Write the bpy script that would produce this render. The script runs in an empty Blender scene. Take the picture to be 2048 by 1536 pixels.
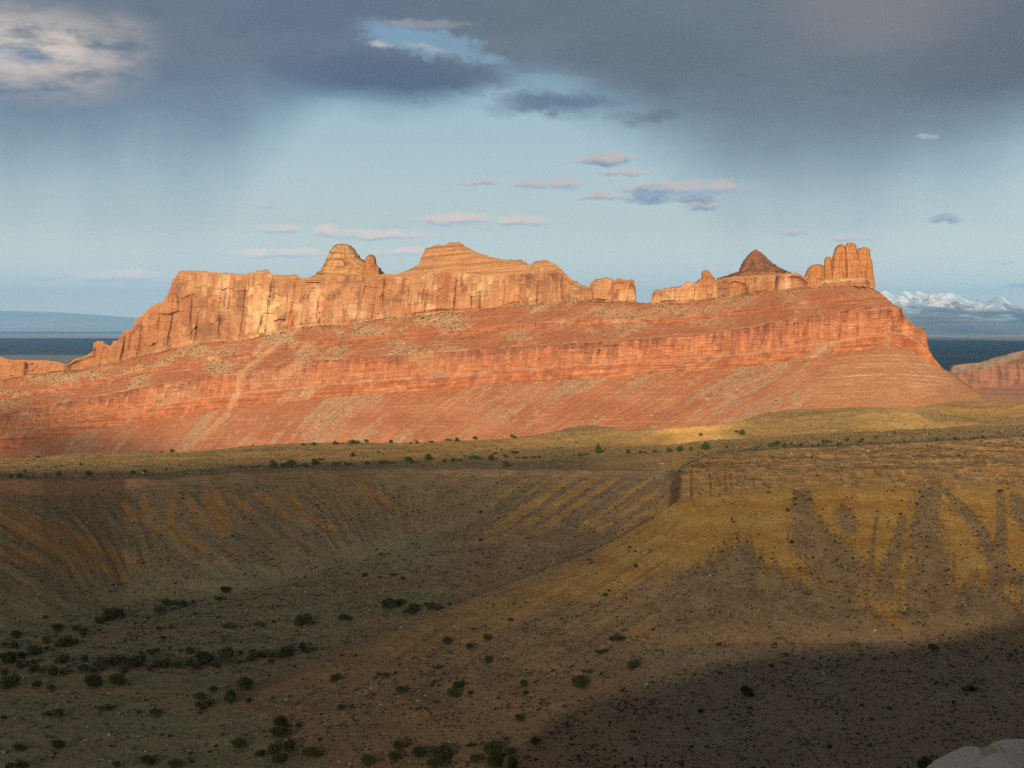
import bpy, math, random
import numpy as np
random.seed(7); RNG = np.random.default_rng(11)
scene = bpy.context.scene
COL = scene.collection
R = math.radians
# ---------------------------------------------------------------- camera
F = 2813.0; VH = 655.0; UC = 1024.0          # focal length and horizon, in photograph pixels (2048 wide)
cam_d = bpy.data.cameras.new('camera'); cam = bpy.data.objects.new('camera', cam_d); COL.objects.link(cam)
cam.location = (0, 0, 0); cam.rotation_euler = (R(90), 0, 0)
cam_d.sensor_width = 36; cam_d.lens = 36 * F / 2048; cam_d.shift_y = -(768 - VH) / 2048
cam_d.clip_start = 0.1; cam_d.clip_end = 200000
scene.camera = cam
scene.view_settings.view_transform = 'Standard'; scene.view_settings.look = 'None'
scene.view_settings.exposure = 0; scene.view_settings.gamma = 1
scene.cycles.use_denoising = False
scene.cycles.max_bounces = 6; scene.cycles.diffuse_bounces = 2; scene.cycles.transparent_max_bounces = 12
# ---------------------------------------------------------------- sun
SUN_AZ = R(12); SUN_EL = R(13.2)              # behind the camera and to its left
LSUN = np.array([-math.sin(SUN_AZ) * math.cos(SUN_EL), -math.cos(SUN_AZ) * math.cos(SUN_EL), math.sin(SUN_EL)])
sd = bpy.data.lights.new('sun', 'SUN'); sd.energy = 4.7; sd.angle = R(0.7); sd.color = (1.0, 0.80, 0.56)
so = bpy.data.objects.new('sun', sd); COL.objects.link(so)
from mathutils import Vector
so.rotation_euler = Vector(LSUN).to_track_quat('Z', 'Y').to_euler()
so.location = (-60, -200, 120)
# ---------------------------------------------------------------- world: Nishita sky with procedural cloud decks
world = bpy.data.worlds.new('World'); scene.world = world; world.use_nodes = True
NT = world.node_tree; NT.nodes.clear()
def _sock(nt, n, i, v):
    if hasattr(v, 'is_output'): nt.links.new(v, n.inputs[i])
    else: n.inputs[i].default_value = v
class G:                                     # small node-graph helper
    def __init__(s, nt): s.t = nt
    def node(s, k, **kw):
        n = s.t.nodes.new(k)
        for a, b in kw.items(): setattr(n, a, b)
        return n
    def m(s, op, a, b=0.0, c=0.0, clamp=False):
        n = s.node('ShaderNodeMath', operation=op, use_clamp=clamp)
        _sock(s.t, n, 0, a); _sock(s.t, n, 1, b); _sock(s.t, n, 2, c); return n.outputs[0]
    def vm(s, op, a, b=(0, 0, 0), c=(0, 0, 0)):
        n = s.node('ShaderNodeVectorMath', operation=op)
        _sock(s.t, n, 0, a); _sock(s.t, n, 1, b)
        if op == 'MULTIPLY_ADD': _sock(s.t, n, 2, c)
        return n.outputs['Value'] if op in ('LENGTH', 'DOT_PRODUCT') else n.outputs[0]
    def smooth(s, x, lo, hi, a=0.0, b=1.0):
        n = s.node('ShaderNodeMapRange', interpolation_type='SMOOTHSTEP')
        for i, v in enumerate((x, lo, hi, a, b)): _sock(s.t, n, i, v)
        return n.outputs[0]
    def lin(s, x, lo, hi, a=0.0, b=1.0):
        n = s.node('ShaderNodeMapRange')
        for i, v in enumerate((x, lo, hi, a, b)): _sock(s.t, n, i, v)
        return n.outputs[0]
    def mix(s, f, a, b, mode='MIX'):
        n = s.node('ShaderNodeMix', data_type='RGBA', blend_type=mode)
        _sock(s.t, n, 0, f); _sock(s.t, n, 6, a if hasattr(a, 'is_output') else tuple(a) + (1,)); _sock(s.t, n, 7, b if hasattr(b, 'is_output') else tuple(b) + (1,))
        return n.outputs[2]
    def noise(s, vec, scale, detail=5.0, rough=0.55, dist=0.0, color=False):
        n = s.node('ShaderNodeTexNoise'); _sock(s.t, n, 'Vector', vec)
        n.inputs['Scale'].default_value = scale; n.inputs['Detail'].default_value = detail
        n.inputs['Roughness'].default_value = rough; n.inputs['Distortion'].default_value = dist
        return n.outputs['Color' if color else 'Fac']
    def curve(s, x, pts):                    # piecewise curve of x in 0..1, values in 0..1
        n = s.node('ShaderNodeFloatCurve'); c = n.mapping.curves[0]
        while len(c.points) > 2: c.points.remove(c.points[1])
        c.points[0].location = pts[0]; c.points[1].location = pts[-1]
        for p in pts[1:-1]: c.points.new(*p)
        for p in c.points: p.handle_type = 'AUTO_CLAMPED'
        n.mapping.update(); _sock(s.t, n, 'Value', x); return n.outputs[0]
    def ramp(s, x, pts):
        n = s.node('ShaderNodeValToRGB'); e = n.color_ramp.elements
        while len(e) > 1: e.remove(e[-1])
        e[0].position = pts[0][0]; e[0].color = tuple(pts[0][1]) + (1,)
        for p, c in pts[1:]:
            k = e.new(p); k.color = tuple(c) + (1,)
        _sock(s.t, n, 0, x); return n.outputs[0]
def srgb(r, g, b):
    f = lambda c: (c / 255 / 12.92) if c < 11 else ((c / 255 + 0.055) / 1.055) ** 2.4
    return (f(r), f(g), f(b))
SKYS = 0.1                                   # background strength
def sky10(r, g, b): return tuple(c / SKYS for c in srgb(r, g, b))
def azel(u, v):                              # photograph pixel -> scaled azimuth / elevation of that direction
    x = (u - UC) / F; z = (VH - v) / F
    return math.atan(x) * 10, math.atan2(z, math.hypot(1, x)) * 10
g = G(NT)
tc = g.node('ShaderNodeTexCoord'); sep = g.node('ShaderNodeSeparateXYZ'); NT.links.new(tc.outputs['Generated'], sep.inputs[0])
AZ = g.m('MULTIPLY', g.m('ARCTAN2', sep.outputs[0], sep.outputs[1]), 10.0)
EL = g.m('MULTIPLY', g.m('ARCSINE', sep.outputs[2]), 10.0)
cmb = g.node('ShaderNodeCombineXYZ'); NT.links.new(AZ, cmb.inputs[0]); NT.links.new(EL, cmb.inputs[1]); P0 = cmb.outputs[0]
sky = g.node('ShaderNodeTexSky', sky_type='NISHITA'); sky.sun_disc = False
sky.sun_elevation = SUN_EL; sky.sun_rotation = math.atan2(LSUN[0], LSUN[1]); sky.altitude = 1700; sky.dust_density = 1.6; sky.ozone_density = 1.4
tint = g.ramp(g.lin(EL, 0.0, 2.6), [(0.0, tuple(2.5 * q for q in sky10(212, 203, 190))), (0.05, tuple(2.4 * q for q in sky10(213, 207, 194))), (0.14, tuple(1.85 * q for q in sky10(211, 210, 199))), (0.28, tuple(1.26 * q for q in sky10(206, 216, 210))), (0.46, tuple(1.1 * q for q in sky10(190, 213, 218))), (0.66, sky10(170, 204, 220)), (0.85, sky10(148, 196, 226)), (1.0, sky10(142, 190, 224))])
base = g.mix(0.85, sky.outputs[0], tint)     # Nishita light, its hue graded by elevation
sdot = g.vm('DOT_PRODUCT', tc.outputs['Generated'], tuple(LSUN))
glow = g.m('MULTIPLY_ADD', g.m('POWER', g.m('MAXIMUM', sdot, 0.0), 3.0), 1.7, 1.0)   # the sky grows brighter round the low sun behind the camera
base = g.mix(1.0, base, glow, 'MULTIPLY')
# noise fields
Pst = g.vm('MULTIPLY', P0, (0.55, 1.5, 1.0))
nA = g.noise(Pst, 1.3, 6, 0.55); nB = g.noise(Pst, 4.0, 6, 0.6)
nV = g.noise(g.vm('MULTIPLY', P0, (0.9, 0.32, 1.0)), 1.2, 3.0, 0.45)     # rain streaks
warp = g.vm('SUBTRACT', g.noise(Pst, 3.2, 5, 0.6, color=True), (0.5, 0.5, 0.5))
warp2 = g.vm('SUBTRACT', g.noise(P0, 9.0, 4, 0.6, color=True), (0.5, 0.5, 0.5))
PW = g.vm('MULTIPLY_ADD', warp, (0.5, 0.22, 0), P0)
PD = g.vm('MULTIPLY_ADD', warp2, (0.22, 0.16, 0), g.vm('MULTIPLY_ADD', warp, (0.75, 0.30, 0), P0))
PS = g.vm('MULTIPLY_ADD', warp2, (0.20, 0.08, 0), g.vm('MULTIPLY_ADD', warp, (0.16, 0.035, 0), P0))
# --- storm deck: lower edge and its softness as curves of azimuth
def azn(u): return (azel(u, VH)[0] + 4.2) / 8.4
edge = [(-300, 290), (0, 262), (200, 262), (340, 246), (450, 220), (540, 190), (640, 186), (760, 192), (890, 190), (950, 168), (1020, 140), (1130, 158), (1200, 185), (1290, 215), (1400, 250), (1500, 285), (1650, 300), (1780, 285), (1900, 262), (2048, 246), (2300, 240)]
soft = [(-300, 125), (0, 125), (300, 120), (450, 105), (560, 60), (700, 22), (890, 24), (1020, 36), (1150, 50), (1300, 70), (1450, 100), (1700, 115), (1850, 100), (2048, 80), (2300, 80)]
xn = g.lin(AZ, -4.2, 4.2)
eE = g.m('MULTIPLY', g.curve(xn, [(azn(u), azel(UC, v)[1] / 3) for u, v in edge]), 3.0)
eS = g.curve(xn, [(azn(u), w / F * 10) for u, w in soft])
d = g.m('SUBTRACT', EL, eE)
d = g.m('ADD', d, g.m('MULTIPLY', g.m('SUBTRACT', nA, 0.5), 0.16))
d = g.m('ADD', d, g.m('MULTIPLY', g.m('SUBTRACT', nV, 0.5), g.m('MULTIPLY', eS, 1.2)))
d = g.m('ADD', d, g.m('MULTIPLY', g.m('SUBTRACT', nB, 0.5), 0.10))
deck = g.smooth(g.m('DIVIDE', d, eS), -1.15, 1.0)
front = g.smooth(sep.outputs[1], -0.45, 0.25)                         # the storm lies ahead and overhead; behind, towards the sun, it is clear
deck = g.m('MULTIPLY', deck, front)
# second fainter rain veil below the deck
d2 = g.m('ADD', g.m('DIVIDE', g.m('ADD', d, g.m('MULTIPLY', eS, 1.3)), eS), g.m('MULTIPLY', g.m('SUBTRACT', nV, 0.5), 1.5))
veil = g.m('MULTIPLY', g.smooth(d2, -1.1, 1.5), 0.5)
def blob(u, v, hw, hh, P=PW, lo=1.25, hi=0.35, rot=0.0):
    c = azel(u, v); s = (F / hw / 10, F / hh / 10)
    q = g.vm('SUBTRACT', P, (c[0], c[1], 0))
    if rot:
        n = g.node('ShaderNodeVectorRotate', rotation_type='Z_AXIS'); n.inputs['Angle'].default_value = rot
        NT.links.new(q, n.inputs['Vector']); q = n.outputs[0]
    L = g.vm('LENGTH', g.vm('MULTIPLY', q, (s[0], s[1], 0)))
    return g.smooth(L, lo, hi)
gap = g.m('MAXIMUM', blob(838, 82, 128, 34, P=PD, rot=0.16), g.m('MULTIPLY', blob(925, 92, 85, 22, P=PD, rot=0.3), 0.95))
deck = g.m('MULTIPLY', deck, g.m('SUBTRACT', 1.0, g.m('MULTIPLY', gap, 0.93)))
deck = g.m('MULTIPLY', deck, g.m('SUBTRACT', 1.0, g.m('MULTIPLY', blob(1085, 168, 120, 16), 0.75)))
deck = g.m('MAXIMUM', deck, g.m('MULTIPLY', blob(800, 150, 240, 42, P=PD, lo=1.35, hi=0.35), 1.0))
deck = g.m('MAXIMUM', deck, g.m('MULTIPLY', blob(1120, 207, 135, 32, P=PD, lo=1.4, hi=0.2), 0.9))
deck = g.m('MAXIMUM', deck, g.m('MULTIPLY', blob(1300, 230, 85, 22, P=PD, lo=1.5, hi=0.1), 0.8))
deckcol = g.ramp(xn, [(azn(-200), sky10(108, 122, 144)), (azn(350), sky10(100, 117, 144)), (azn(700), sky10(90, 110, 143)), (azn(1000), sky10(102, 114, 132)), (azn(1400), sky10(101, 112, 127)), (azn(1750), sky10(108, 114, 126)), (azn(2048), sky10(100, 104, 117))])
deckcol = g.mix(g.smooth(nA, 0.35, 0.68), deckcol, g.mix(0.45, deckcol, sky10(128, 136, 152)))
deckcol = g.mix(g.m('MULTIPLY', g.smooth(nB, 0.45, 0.75), 0.35), deckcol, sky10(88, 102, 126))
deckcol = g.mix(blob(800, 155, 260, 48, lo=1.2, hi=0.2), deckcol, sky10(86, 104, 134))
deckcol = g.mix(blob(1120, 205, 140, 34, lo=1.2, hi=0.2), deckcol, sky10(100, 119, 148))
deckcol = g.mix(g.m('MULTIPLY', blob(1760, 20, 210, 90), 0.5), deckcol, sky10(150, 140, 140))
deckcol = g.mix(g.m('MULTIPLY', g.smooth(EL, 1.5, 2.1), 0.25), deckcol, sky10(118, 118, 122))
deckcol = g.mix(g.smooth(EL, 2.4, 4.2), deckcol, sky10(72, 88, 118))
c = g.mix(veil, base, sky10(112, 138, 164))
c = g.mix(g.m('MULTIPLY', deck, 0.97), c, deckcol)
# sun-lit breaks at the upper left, bright rims in the gap
pl = blob(60, 100, 230, 100, lo=1.3, hi=0.05)
c = g.mix(g.m('MULTIPLY', pl, g.smooth(nB, 0.30, 0.62)), c, sky10(232, 216, 204))
c = g.mix(g.m('MULTIPLY', g.m('MULTIPLY', blob(15, 112, 100, 18), g.smooth(nA, 0.62, 0.30)), 0.5), c, sky10(150, 182, 212))
c = g.mix(g.m('MULTIPLY', blob(762, 87, 20, 6, P=PS), 0.8), c, sky10(205, 200, 196))
c = g.mix(g.m('MULTIPLY', blob(860, 94, 60, 6, P=PS, rot=0.2), 0.5), c, sky10(190, 190, 190))
c = g.mix(g.m('MULTIPLY', blob(850, 48, 100, 9, P=PS), 0.45), c, sky10(180, 178, 180))
# small fair-weather clouds: (u, v, half width, half height, kind)
SMALL = [(1212, 322, 50, 15, 'd'), (1150, 326, 36, 5, 'f'), (1247, 347, 50, 6, 'p'), (960, 367, 46, 7, 'p'), (1095, 369, 74, 11, 'p'), (1205, 394, 56, 8, 'p'), (1375, 376, 130, 14, 'p'), (1300, 392, 54, 18, 'g'), (1405, 408, 36, 14, 'd'), (1390, 398, 40, 9, 'g'), (535, 409, 46, 7, 'f'), (480, 413, 20, 3, 'f'), (908, 441, 74, 12, 'w'), (1047, 445, 54, 10, 'w'), (800, 452, 30, 4, 'f'), (558, 461, 46, 10, 'w'), (500, 466, 40, 4, 'f'), (650, 464, 27, 12, 'w'), (760, 471, 100, 10, 'w'), (562, 508, 86, 10, 'w'), (400, 506, 60, 4, 'f'), (805, 505, 66, 8, 'w'), (242, 555, 86, 12, 'w'), (100, 551, 60, 7, 'f'), (310, 566, 50, 6, 'f'), (1590, 467, 28, 6, 'p'), (1702, 476, 50, 7, 'p'), (1887, 441, 28, 8, 'g'), (1855, 273, 24, 5, 'f'), (2005, 521, 22, 5, 'p'), (1945, 566, 55, 4, 'f'), (2035, 572, 36, 4, 'g')]
cc = {'w': ((238, 212, 198), (174, 184, 202), 1.0), 'p': ((216, 196, 190), (160, 174, 196), .95), 'd': ((212, 190, 184), (118, 142, 174), .95), 'g': ((150, 164, 186), (120, 144, 176), .9), 'f': ((208, 202, 200), (176, 190, 204), .6)}
wisp = g.smooth(g.noise(g.vm('MULTIPLY', PS, (0.7, 1.6, 1.0)), 9.0, 5, 0.6), 0.28, 0.55)
sepS = g.node('ShaderNodeSeparateXYZ'); NT.links.new(PS, sepS.inputs[0])
for (u, v, hw, hh, k) in SMALL:
    hw *= 1.05; hh *= 1.3; cx, cy = azel(u, v); sx, sy = F / hw / 10, F / hh / 10
    dx = g.m('MULTIPLY_ADD', sepS.outputs[0], sx, -cx * sx); dy = g.m('MULTIPLY_ADD', sepS.outputs[1], sy, -cy * sy)
    low = g.m('MULTIPLY', g.m('MINIMUM', dy, 0.0), 1.5)              # flatter base
    dd = g.m('ADD', g.m('MULTIPLY', dx, dx), g.m('MULTIPLY_ADD', g.m('MAXIMUM', dy, 0.0), g.m('MAXIMUM', dy, 0.0), g.m('MULTIPLY', low, low)))
    hi_, lo_, op = cc[k]; bo = float(np.interp(cy / 2.6, [0, .05, .14, .28, .46, .66], [2.5, 2.35, 1.85, 1.28, 1.12, 1.02]))
    mk = g.m('MULTIPLY', g.m('MULTIPLY', g.smooth(dd, 1.5, 0.1), wisp), op)
    cl = g.mix(g.smooth(dy, -0.55, 0.25), tuple(bo * q for q in sky10(*lo_)), tuple(bo * q for q in sky10(*hi_)))
    c = g.mix(mk, c, cl)
# below the horizon: dim ground-coloured
c = g.mix(g.smooth(EL, -0.02, -0.3), c, sky10(110, 96, 84))
bg = g.node('ShaderNodeBackground'); NT.links.new(c, bg.inputs['Color']); bg.inputs['Strength'].default_value = SKYS
wo = g.node('ShaderNodeOutputWorld'); NT.links.new(bg.outputs[0], wo.inputs['Surface'])

# ---------------------------------------------------------------- helpers
def tag(o, label=None, cat=None, group=None, kind=None):
    if label: o['label'] = label
    if cat: o['category'] = cat
    if group: o['group'] = group
    if kind: o['kind'] = kind
    return o
def _hash(ix, iy, seed):
    h = ix.view(np.uint32) * np.uint32(374761393) + iy.view(np.uint32) * np.uint32(668265263) + np.uint32((seed * 974634777) & 0xFFFFFFFF)
    h = (h ^ (h >> np.uint32(13))) * np.uint32(1274126177)
    return h ^ (h >> np.uint32(16))
_GA = np.arange(64) / 64 * 2 * np.pi; _GX = np.cos(_GA).astype(np.float32); _GY = np.sin(_GA).astype(np.float32)
def pn(x, y, seed=0):                       # gradient noise, about -1..1
    x, y = np.broadcast_arrays(np.asarray(x, np.float32), np.asarray(y, np.float32))
    x0 = np.floor(x); y0 = np.floor(y); fx = x - x0; fy = y - y0
    ix = x0.astype(np.int32); iy = y0.astype(np.int32)
    sx = fx * fx * fx * (fx * (fx * 6 - 15) + 10); sy = fy * fy * fy * (fy * (fy * 6 - 15) + 10)
    def c(a, b):
        h = _hash(ix + np.int32(a), iy + np.int32(b), seed) & np.uint32(63)
        return _GX[h] * (fx - a) + _GY[h] * (fy - b)
    n0 = c(0, 0) * (1 - sx) + c(1, 0) * sx; n1 = c(0, 1) * (1 - sx) + c(1, 1) * sx
    return (n0 * (1 - sy) + n1 * sy) * 1.5
def fbm(x, y, seed=0, o=4, gain=0.5):
    s = 0; a = 1; t = 0
    for k in range(o):
        s = s + a * pn(x * 2 ** k, y * 2 ** k, seed + k * 17); t += a; a *= gain
    return s / t
def ridg(x, y, seed=0, o=3):
    s = 0; a = 1; t = 0
    for k in range(o):
        s = s + a * (1 - np.abs(pn(x * 2 ** k, y * 2 ** k, seed + 31 * k)) * 1.6); t += a; a *= 0.5
    return s / t
def ss(x, a, b):
    t = np.clip((x - a) / (b - a), 0, 1); return t * t * (3 - 2 * t)
def blocks(a, b, wa, wb, seed):
    """broken rock faces: one value per joint-bounded block, with ragged block edges"""
    aw = a / wa + .55 * fbm(a / (wa * 3), b / (wb * 2), seed, 3); ca = np.floor(aw)
    off = (_hash(ca.astype(np.int32), np.zeros_like(ca, np.int32), seed + 3) & np.uint32(1023)) / 1023.0
    bw = b / wb * (.6 + .8 * off) + off * 7 + .25 * fbm(a / wa, b / wb, seed + 5, 2); cb = np.floor(bw)
    v = (_hash(ca.astype(np.int32), cb.astype(np.int32), seed + 7) & np.uint32(1023)) / 1023.0
    ed = np.minimum(np.minimum(aw - ca, 1 - aw + ca) * wa, np.minimum(bw - cb, 1 - bw + cb) * wb * 1.5)
    return v - .5, ed                         # value, distance to the block's edge in metres
def ip(u, pts):
    p = np.array(pts, float); return np.interp(u, p[:, 0], p[:, 1])
def gsm(a, s, axis=0):                      # gaussian smoothing along one axis
    r = int(3 * s) + 1; k = np.exp(-0.5 * (np.arange(-r, r + 1) / s) ** 2); k /= k.sum()
    pad = [(0, 0)] * a.ndim; pad[axis] = (r, r)
    b = np.moveaxis(np.pad(a, pad, mode='edge'), axis, 0); n = a.shape[axis]; o = 0
    for i, w in enumerate(k): o = o + w * b[i:i + n]
    return np.moveaxis(o, 0, axis)
def lerp(a, b, t):
    t = np.asarray(t)[..., None]; return a * (1 - t) + np.asarray(b) * t
def zat(v, Y): return -(v - VH) / F * Y
def world_pt(u, v, Y): return np.array([(u - UC) / F * Y, Y, -(v - VH) / F * Y])
def grid_faces(n, m, wrap=False):
    i = np.arange(n - 1)[:, None]; j = np.arange(m if wrap else m - 1)[None, :]; j2 = (j + 1) % m
    return np.stack([i * m + j, i * m + j2, (i + 1) * m + j2, (i + 1) * m + j], -1).reshape(-1, 4)
def mesh_from(name, verts, faces, mat=None, cols=None, smooth=True, parent=None, link=True):
    me = bpy.data.meshes.new(name); verts = np.asarray(verts, np.float32).reshape(-1, 3); faces = np.asarray(faces, np.int32)
    nf, k = faces.shape
    me.vertices.add(len(verts)); me.vertices.foreach_set('co', verts.ravel())
    me.loops.add(nf * k); me.loops.foreach_set('vertex_index', faces.ravel())
    me.polygons.add(nf); me.polygons.foreach_set('loop_start', np.arange(0, nf * k, k, dtype=np.int32))
    me.polygons.foreach_set('use_smooth', np.full(nf, smooth, bool))
    me.update(calc_edges=True); me.validate()
    if cols is not None:
        ca = me.color_attributes.new('Col', 'FLOAT_COLOR', 'POINT')
        c4 = np.ones((len(verts), 4), np.float32); c4[:, :3] = np.clip(np.asarray(cols).reshape(-1, 3), 0.005, 0.9); ca.data.foreach_set('color', c4.ravel())
    if mat: me.materials.append(mat)
    if not link: return me
    o = bpy.data.objects.new(name, me); COL.objects.link(o)
    if parent: o.parent = parent
    return o
def earth_mat(name, scale=0.5, amp=0.25, bump=0.3, bdist=0.3, detail=6.0, attr=True, color=(0.4, 0.3, 0.2)):
    """Rock or soil: mineral colour (attribute laid on the mesh) broken up by procedural grain and bump."""
    mt = bpy.data.materials.new(name); mt.use_nodes = True; t = mt.node_tree; h = G(t)
    b = t.nodes['Principled BSDF']; b.inputs['Roughness'].default_value = 0.95; b.inputs['Specular IOR Level'].default_value = 0.08
    tcn = h.node('ShaderNodeTexCoord'); ob = tcn.outputs['Object']
    if attr:
        a = h.node('ShaderNodeAttribute', attribute_name='Col'); col = a.outputs['Color']
    else:
        rgb = h.node('ShaderNodeRGB'); rgb.outputs[0].default_value = tuple(color) + (1,); col = rgb.outputs[0]
    n1 = h.noise(ob, scale, detail, 0.65); n2 = h.noise(ob, scale * 0.13, 4, 0.6)
    f = h.lin(h.m('MULTIPLY_ADD', n1, 0.7, h.m('MULTIPLY', n2, 0.3)), 0.3, 0.7, 1 - amp, 1 + amp)
    cmbn = h.node('ShaderNodeCombineColor'); [t.links.new(f, cmbn.inputs[i]) for i in range(3)]
    col = h.mix(1.0, col, cmbn.outputs[0], 'MULTIPLY')
    t.links.new(col, b.inputs['Base Color'])
    if bump:
        bp = h.node('ShaderNodeBump'); bp.inputs['Strength'].default_value = bump; bp.inputs['Distance'].default_value = bdist
        t.links.new(n1, bp.inputs['Height']); t.links.new(bp.outputs[0], b.inputs['Normal'])
    return mt
def segs_to_rows(curves, counts):
    """Loft: curves = list of (Y, z) arrays over the columns; counts = rows per segment."""
    Ys, Zs, sg, tt = [], [], [], []
    for k, n in enumerate(counts):
        (Y0, z0), (Y1, z1) = curves[k], curves[k + 1]
        for i in range(n + (1 if k == len(counts) - 1 else 0)):
            t = i / n; Ys.append(Y0 * (1 - t) + Y1 * t); Zs.append(z0 * (1 - t) + z1 * t); sg.append(k); tt.append(t)
    return np.array(Ys), np.array(Zs), np.array(sg), np.array(tt)
def nextY(Y1, v1, v2, s):                   # point at image height v2 reached from (Y1, v1) by climbing at slope s
    z1 = zat(v1, Y1); return (z1 - s * Y1) / (-(v2 - VH) / F - s)
# ================================================================ LARGE STRUCTURE
M_rock = earth_mat('red_rock', 0.35, 0.22, 0.5, 0.8)
M_far = earth_mat('distant_land', 0.004, 0.2, 0.0)
M_soil = earth_mat('desert_soil', 1.3, 0.32, 0.8, 0.5)
# ---------------------------------------------------------------- far plain (one sheet out to the horizon)
def build_plain():
    th = np.linspace(R(-48), R(48), 260); r = np.concatenate([[300], np.geomspace(900, 108000, 300)])
    TH, RR = np.meshgrid(th, r); X = RR * np.sin(TH); Y = RR * np.cos(TH)
    back = np.array([[-3000, -900], [3000, -900]])
    Z = -244 + 5 * fbm(X / 4000, Y / 4000, 5, 3) * ss(RR, 2500, 9000)
    n = fbm(X / 4200, Y / 14000, 9, 4); n2 = fbm(X / 1200, Y / 7000, 12, 3)
    c = lerp(np.array([0.062, 0.100, 0.150]), (0.090, 0.125, 0.165), ss(n, -0.3, 0.5))  # blue of haze and cloud shade put into the ground colour
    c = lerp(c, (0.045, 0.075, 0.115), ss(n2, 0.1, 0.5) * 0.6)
    c = lerp(c, (0.78, 0.62, 0.52), ss(Y, 31500, 33500) * (0.75 + 0.25 * ss(n, -0.2, 0.3)))  # pale far strip: sunlit ground beyond the cloud shade, painted in
    c = lerp(c, (0.60, 0.36, 0.27), ss(X, 7600, 9000) * ss(Y, 25500, 27000) * ss(n2, -.3, .1)); c = lerp(c, (0.045, 0.075, 0.115), ss(Y, 52000, 56000) * .8)  # reddish sunlit patch painted in; darker blue again farther out
    c = lerp(c, (0.62, 0.48, 0.37), ss(Y, 12700, 12100) * ss(X, -1500, -2200) * 0.6)  # pale near strip at the left: sunlight painted into the ground
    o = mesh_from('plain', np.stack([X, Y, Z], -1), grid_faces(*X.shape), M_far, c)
    tag(o, kind='structure')
build_plain()
# ---------------------------------------------------------------- far plateau (left) and the snowy range (right)
def build_range():
    u = np.arange(-700, 2800, 3.0)
    sky = ip(u, [(-700, 628), (-300, 620), (0, 621.5), (100, 624), (180, 629), (250, 634), (420, 641), (700, 648), (1100, 640), (1450, 618), (1640, 598), (1730, 592), (1760.5, 584), (1772, 579), (1788, 590), (1797, 588), (1811, 582), (1827, 588.5), (1838.5, 581), (1858, 590.5), (1873.5, 585), (1889, 588), (1905, 587), (1920, 590.5), (1932, 596.5), (1947.6, 600), (1957, 599), (1967, 606), (1979, 600.5), (1998, 592), (2008, 593), (2025.5, 606), (2048, 613.4), (2150, 626), (2300, 636), (2800, 646)])
    w = ss(u, 1350, 1600)                        # 1 where the high mountains are
    rows = [(672, 84000), (664.5, 88000), (657, 91000)]
    Yb = 1 - .42 * w                                # the snowy range stands nearer than the plateau
    cur = [(Yb * Y, zat(v, Yb * Y)) for v, Y in rows]
    vm = sky * 0.45 + 655 * 0.55
    cur.append((Yb * 94000, zat(np.minimum(vm, 652), Yb * 94000)))
    cur.append((Yb * 100000, zat(sky, Yb * 100000)))
    cur.append((Yb * 106000, zat(np.maximum(sky, 640) + 60, Yb * 106000)))
    Y, Z, sg, t = segs_to_rows(cur, [6, 8, 30, 70, 8])
    X = (u - UC) / F * Y
    X = X / 2; Y = Y / 2; Z = Z / 2                   # worked out at half size, doubled below
    d = ridg(X / 2600, Y / 5200 + X / 9000, 3, 5)
    env = np.where(sg == 3, np.sin(np.pi * np.clip(t, 0, 1)), 0)[:, None] * w
    env2 = np.where(sg == 2, np.sin(np.pi * t), 0)[:, None]
    Y = Y - 2800 * (d - 0.55) * env
    Z = Z + 170 * (d - 0.6) * env + 25 * fbm(X / 900, Y / 900, 8, 3) * env2 + 24 * fbm(X / 420, X * 0 + sg[:, None], 21, 4) * (sg >= 3)[:, None] * w
    hp = Z / Y * F
    snow = ss(hp + 17 * fbm(X / 900, Z / 300, 44, 5) + 18 * (d - 0.6), 29, 41)
    patch = ss(fbm(X / 1100 + Z / 500, Z / 130, 61, 4), 0.04, 0.28) * ss(hp, 9, 20)
    c = lerp(np.array([0.12, 0.13, 0.15]), (0.30, 0.23, 0.19), ss(fbm(X / 1800, Z / 260, 7, 4), -0.2, 0.4)); c = lerp(c, (0.80, 0.70, 0.64), (1 - w) * .95 + 0 * Z)
    c = lerp(c, (0.88, 0.86, 0.84), np.maximum(snow, patch * 0.7) * w)
    red = (np.isin(sg, [1, 2])[:, None]) * ss(fbm(X / 1300, Z / 40, 70, 4), 0.0, 0.3) * w
    c = lerp(c, (0.50, 0.26, 0.17), red * 0.8)
    o = mesh_from('mountains', np.stack([X, Y, Z], -1) * 2, grid_faces(*X.shape), M_far, c)
    tag(o, kind='structure')
build_range()

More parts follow.
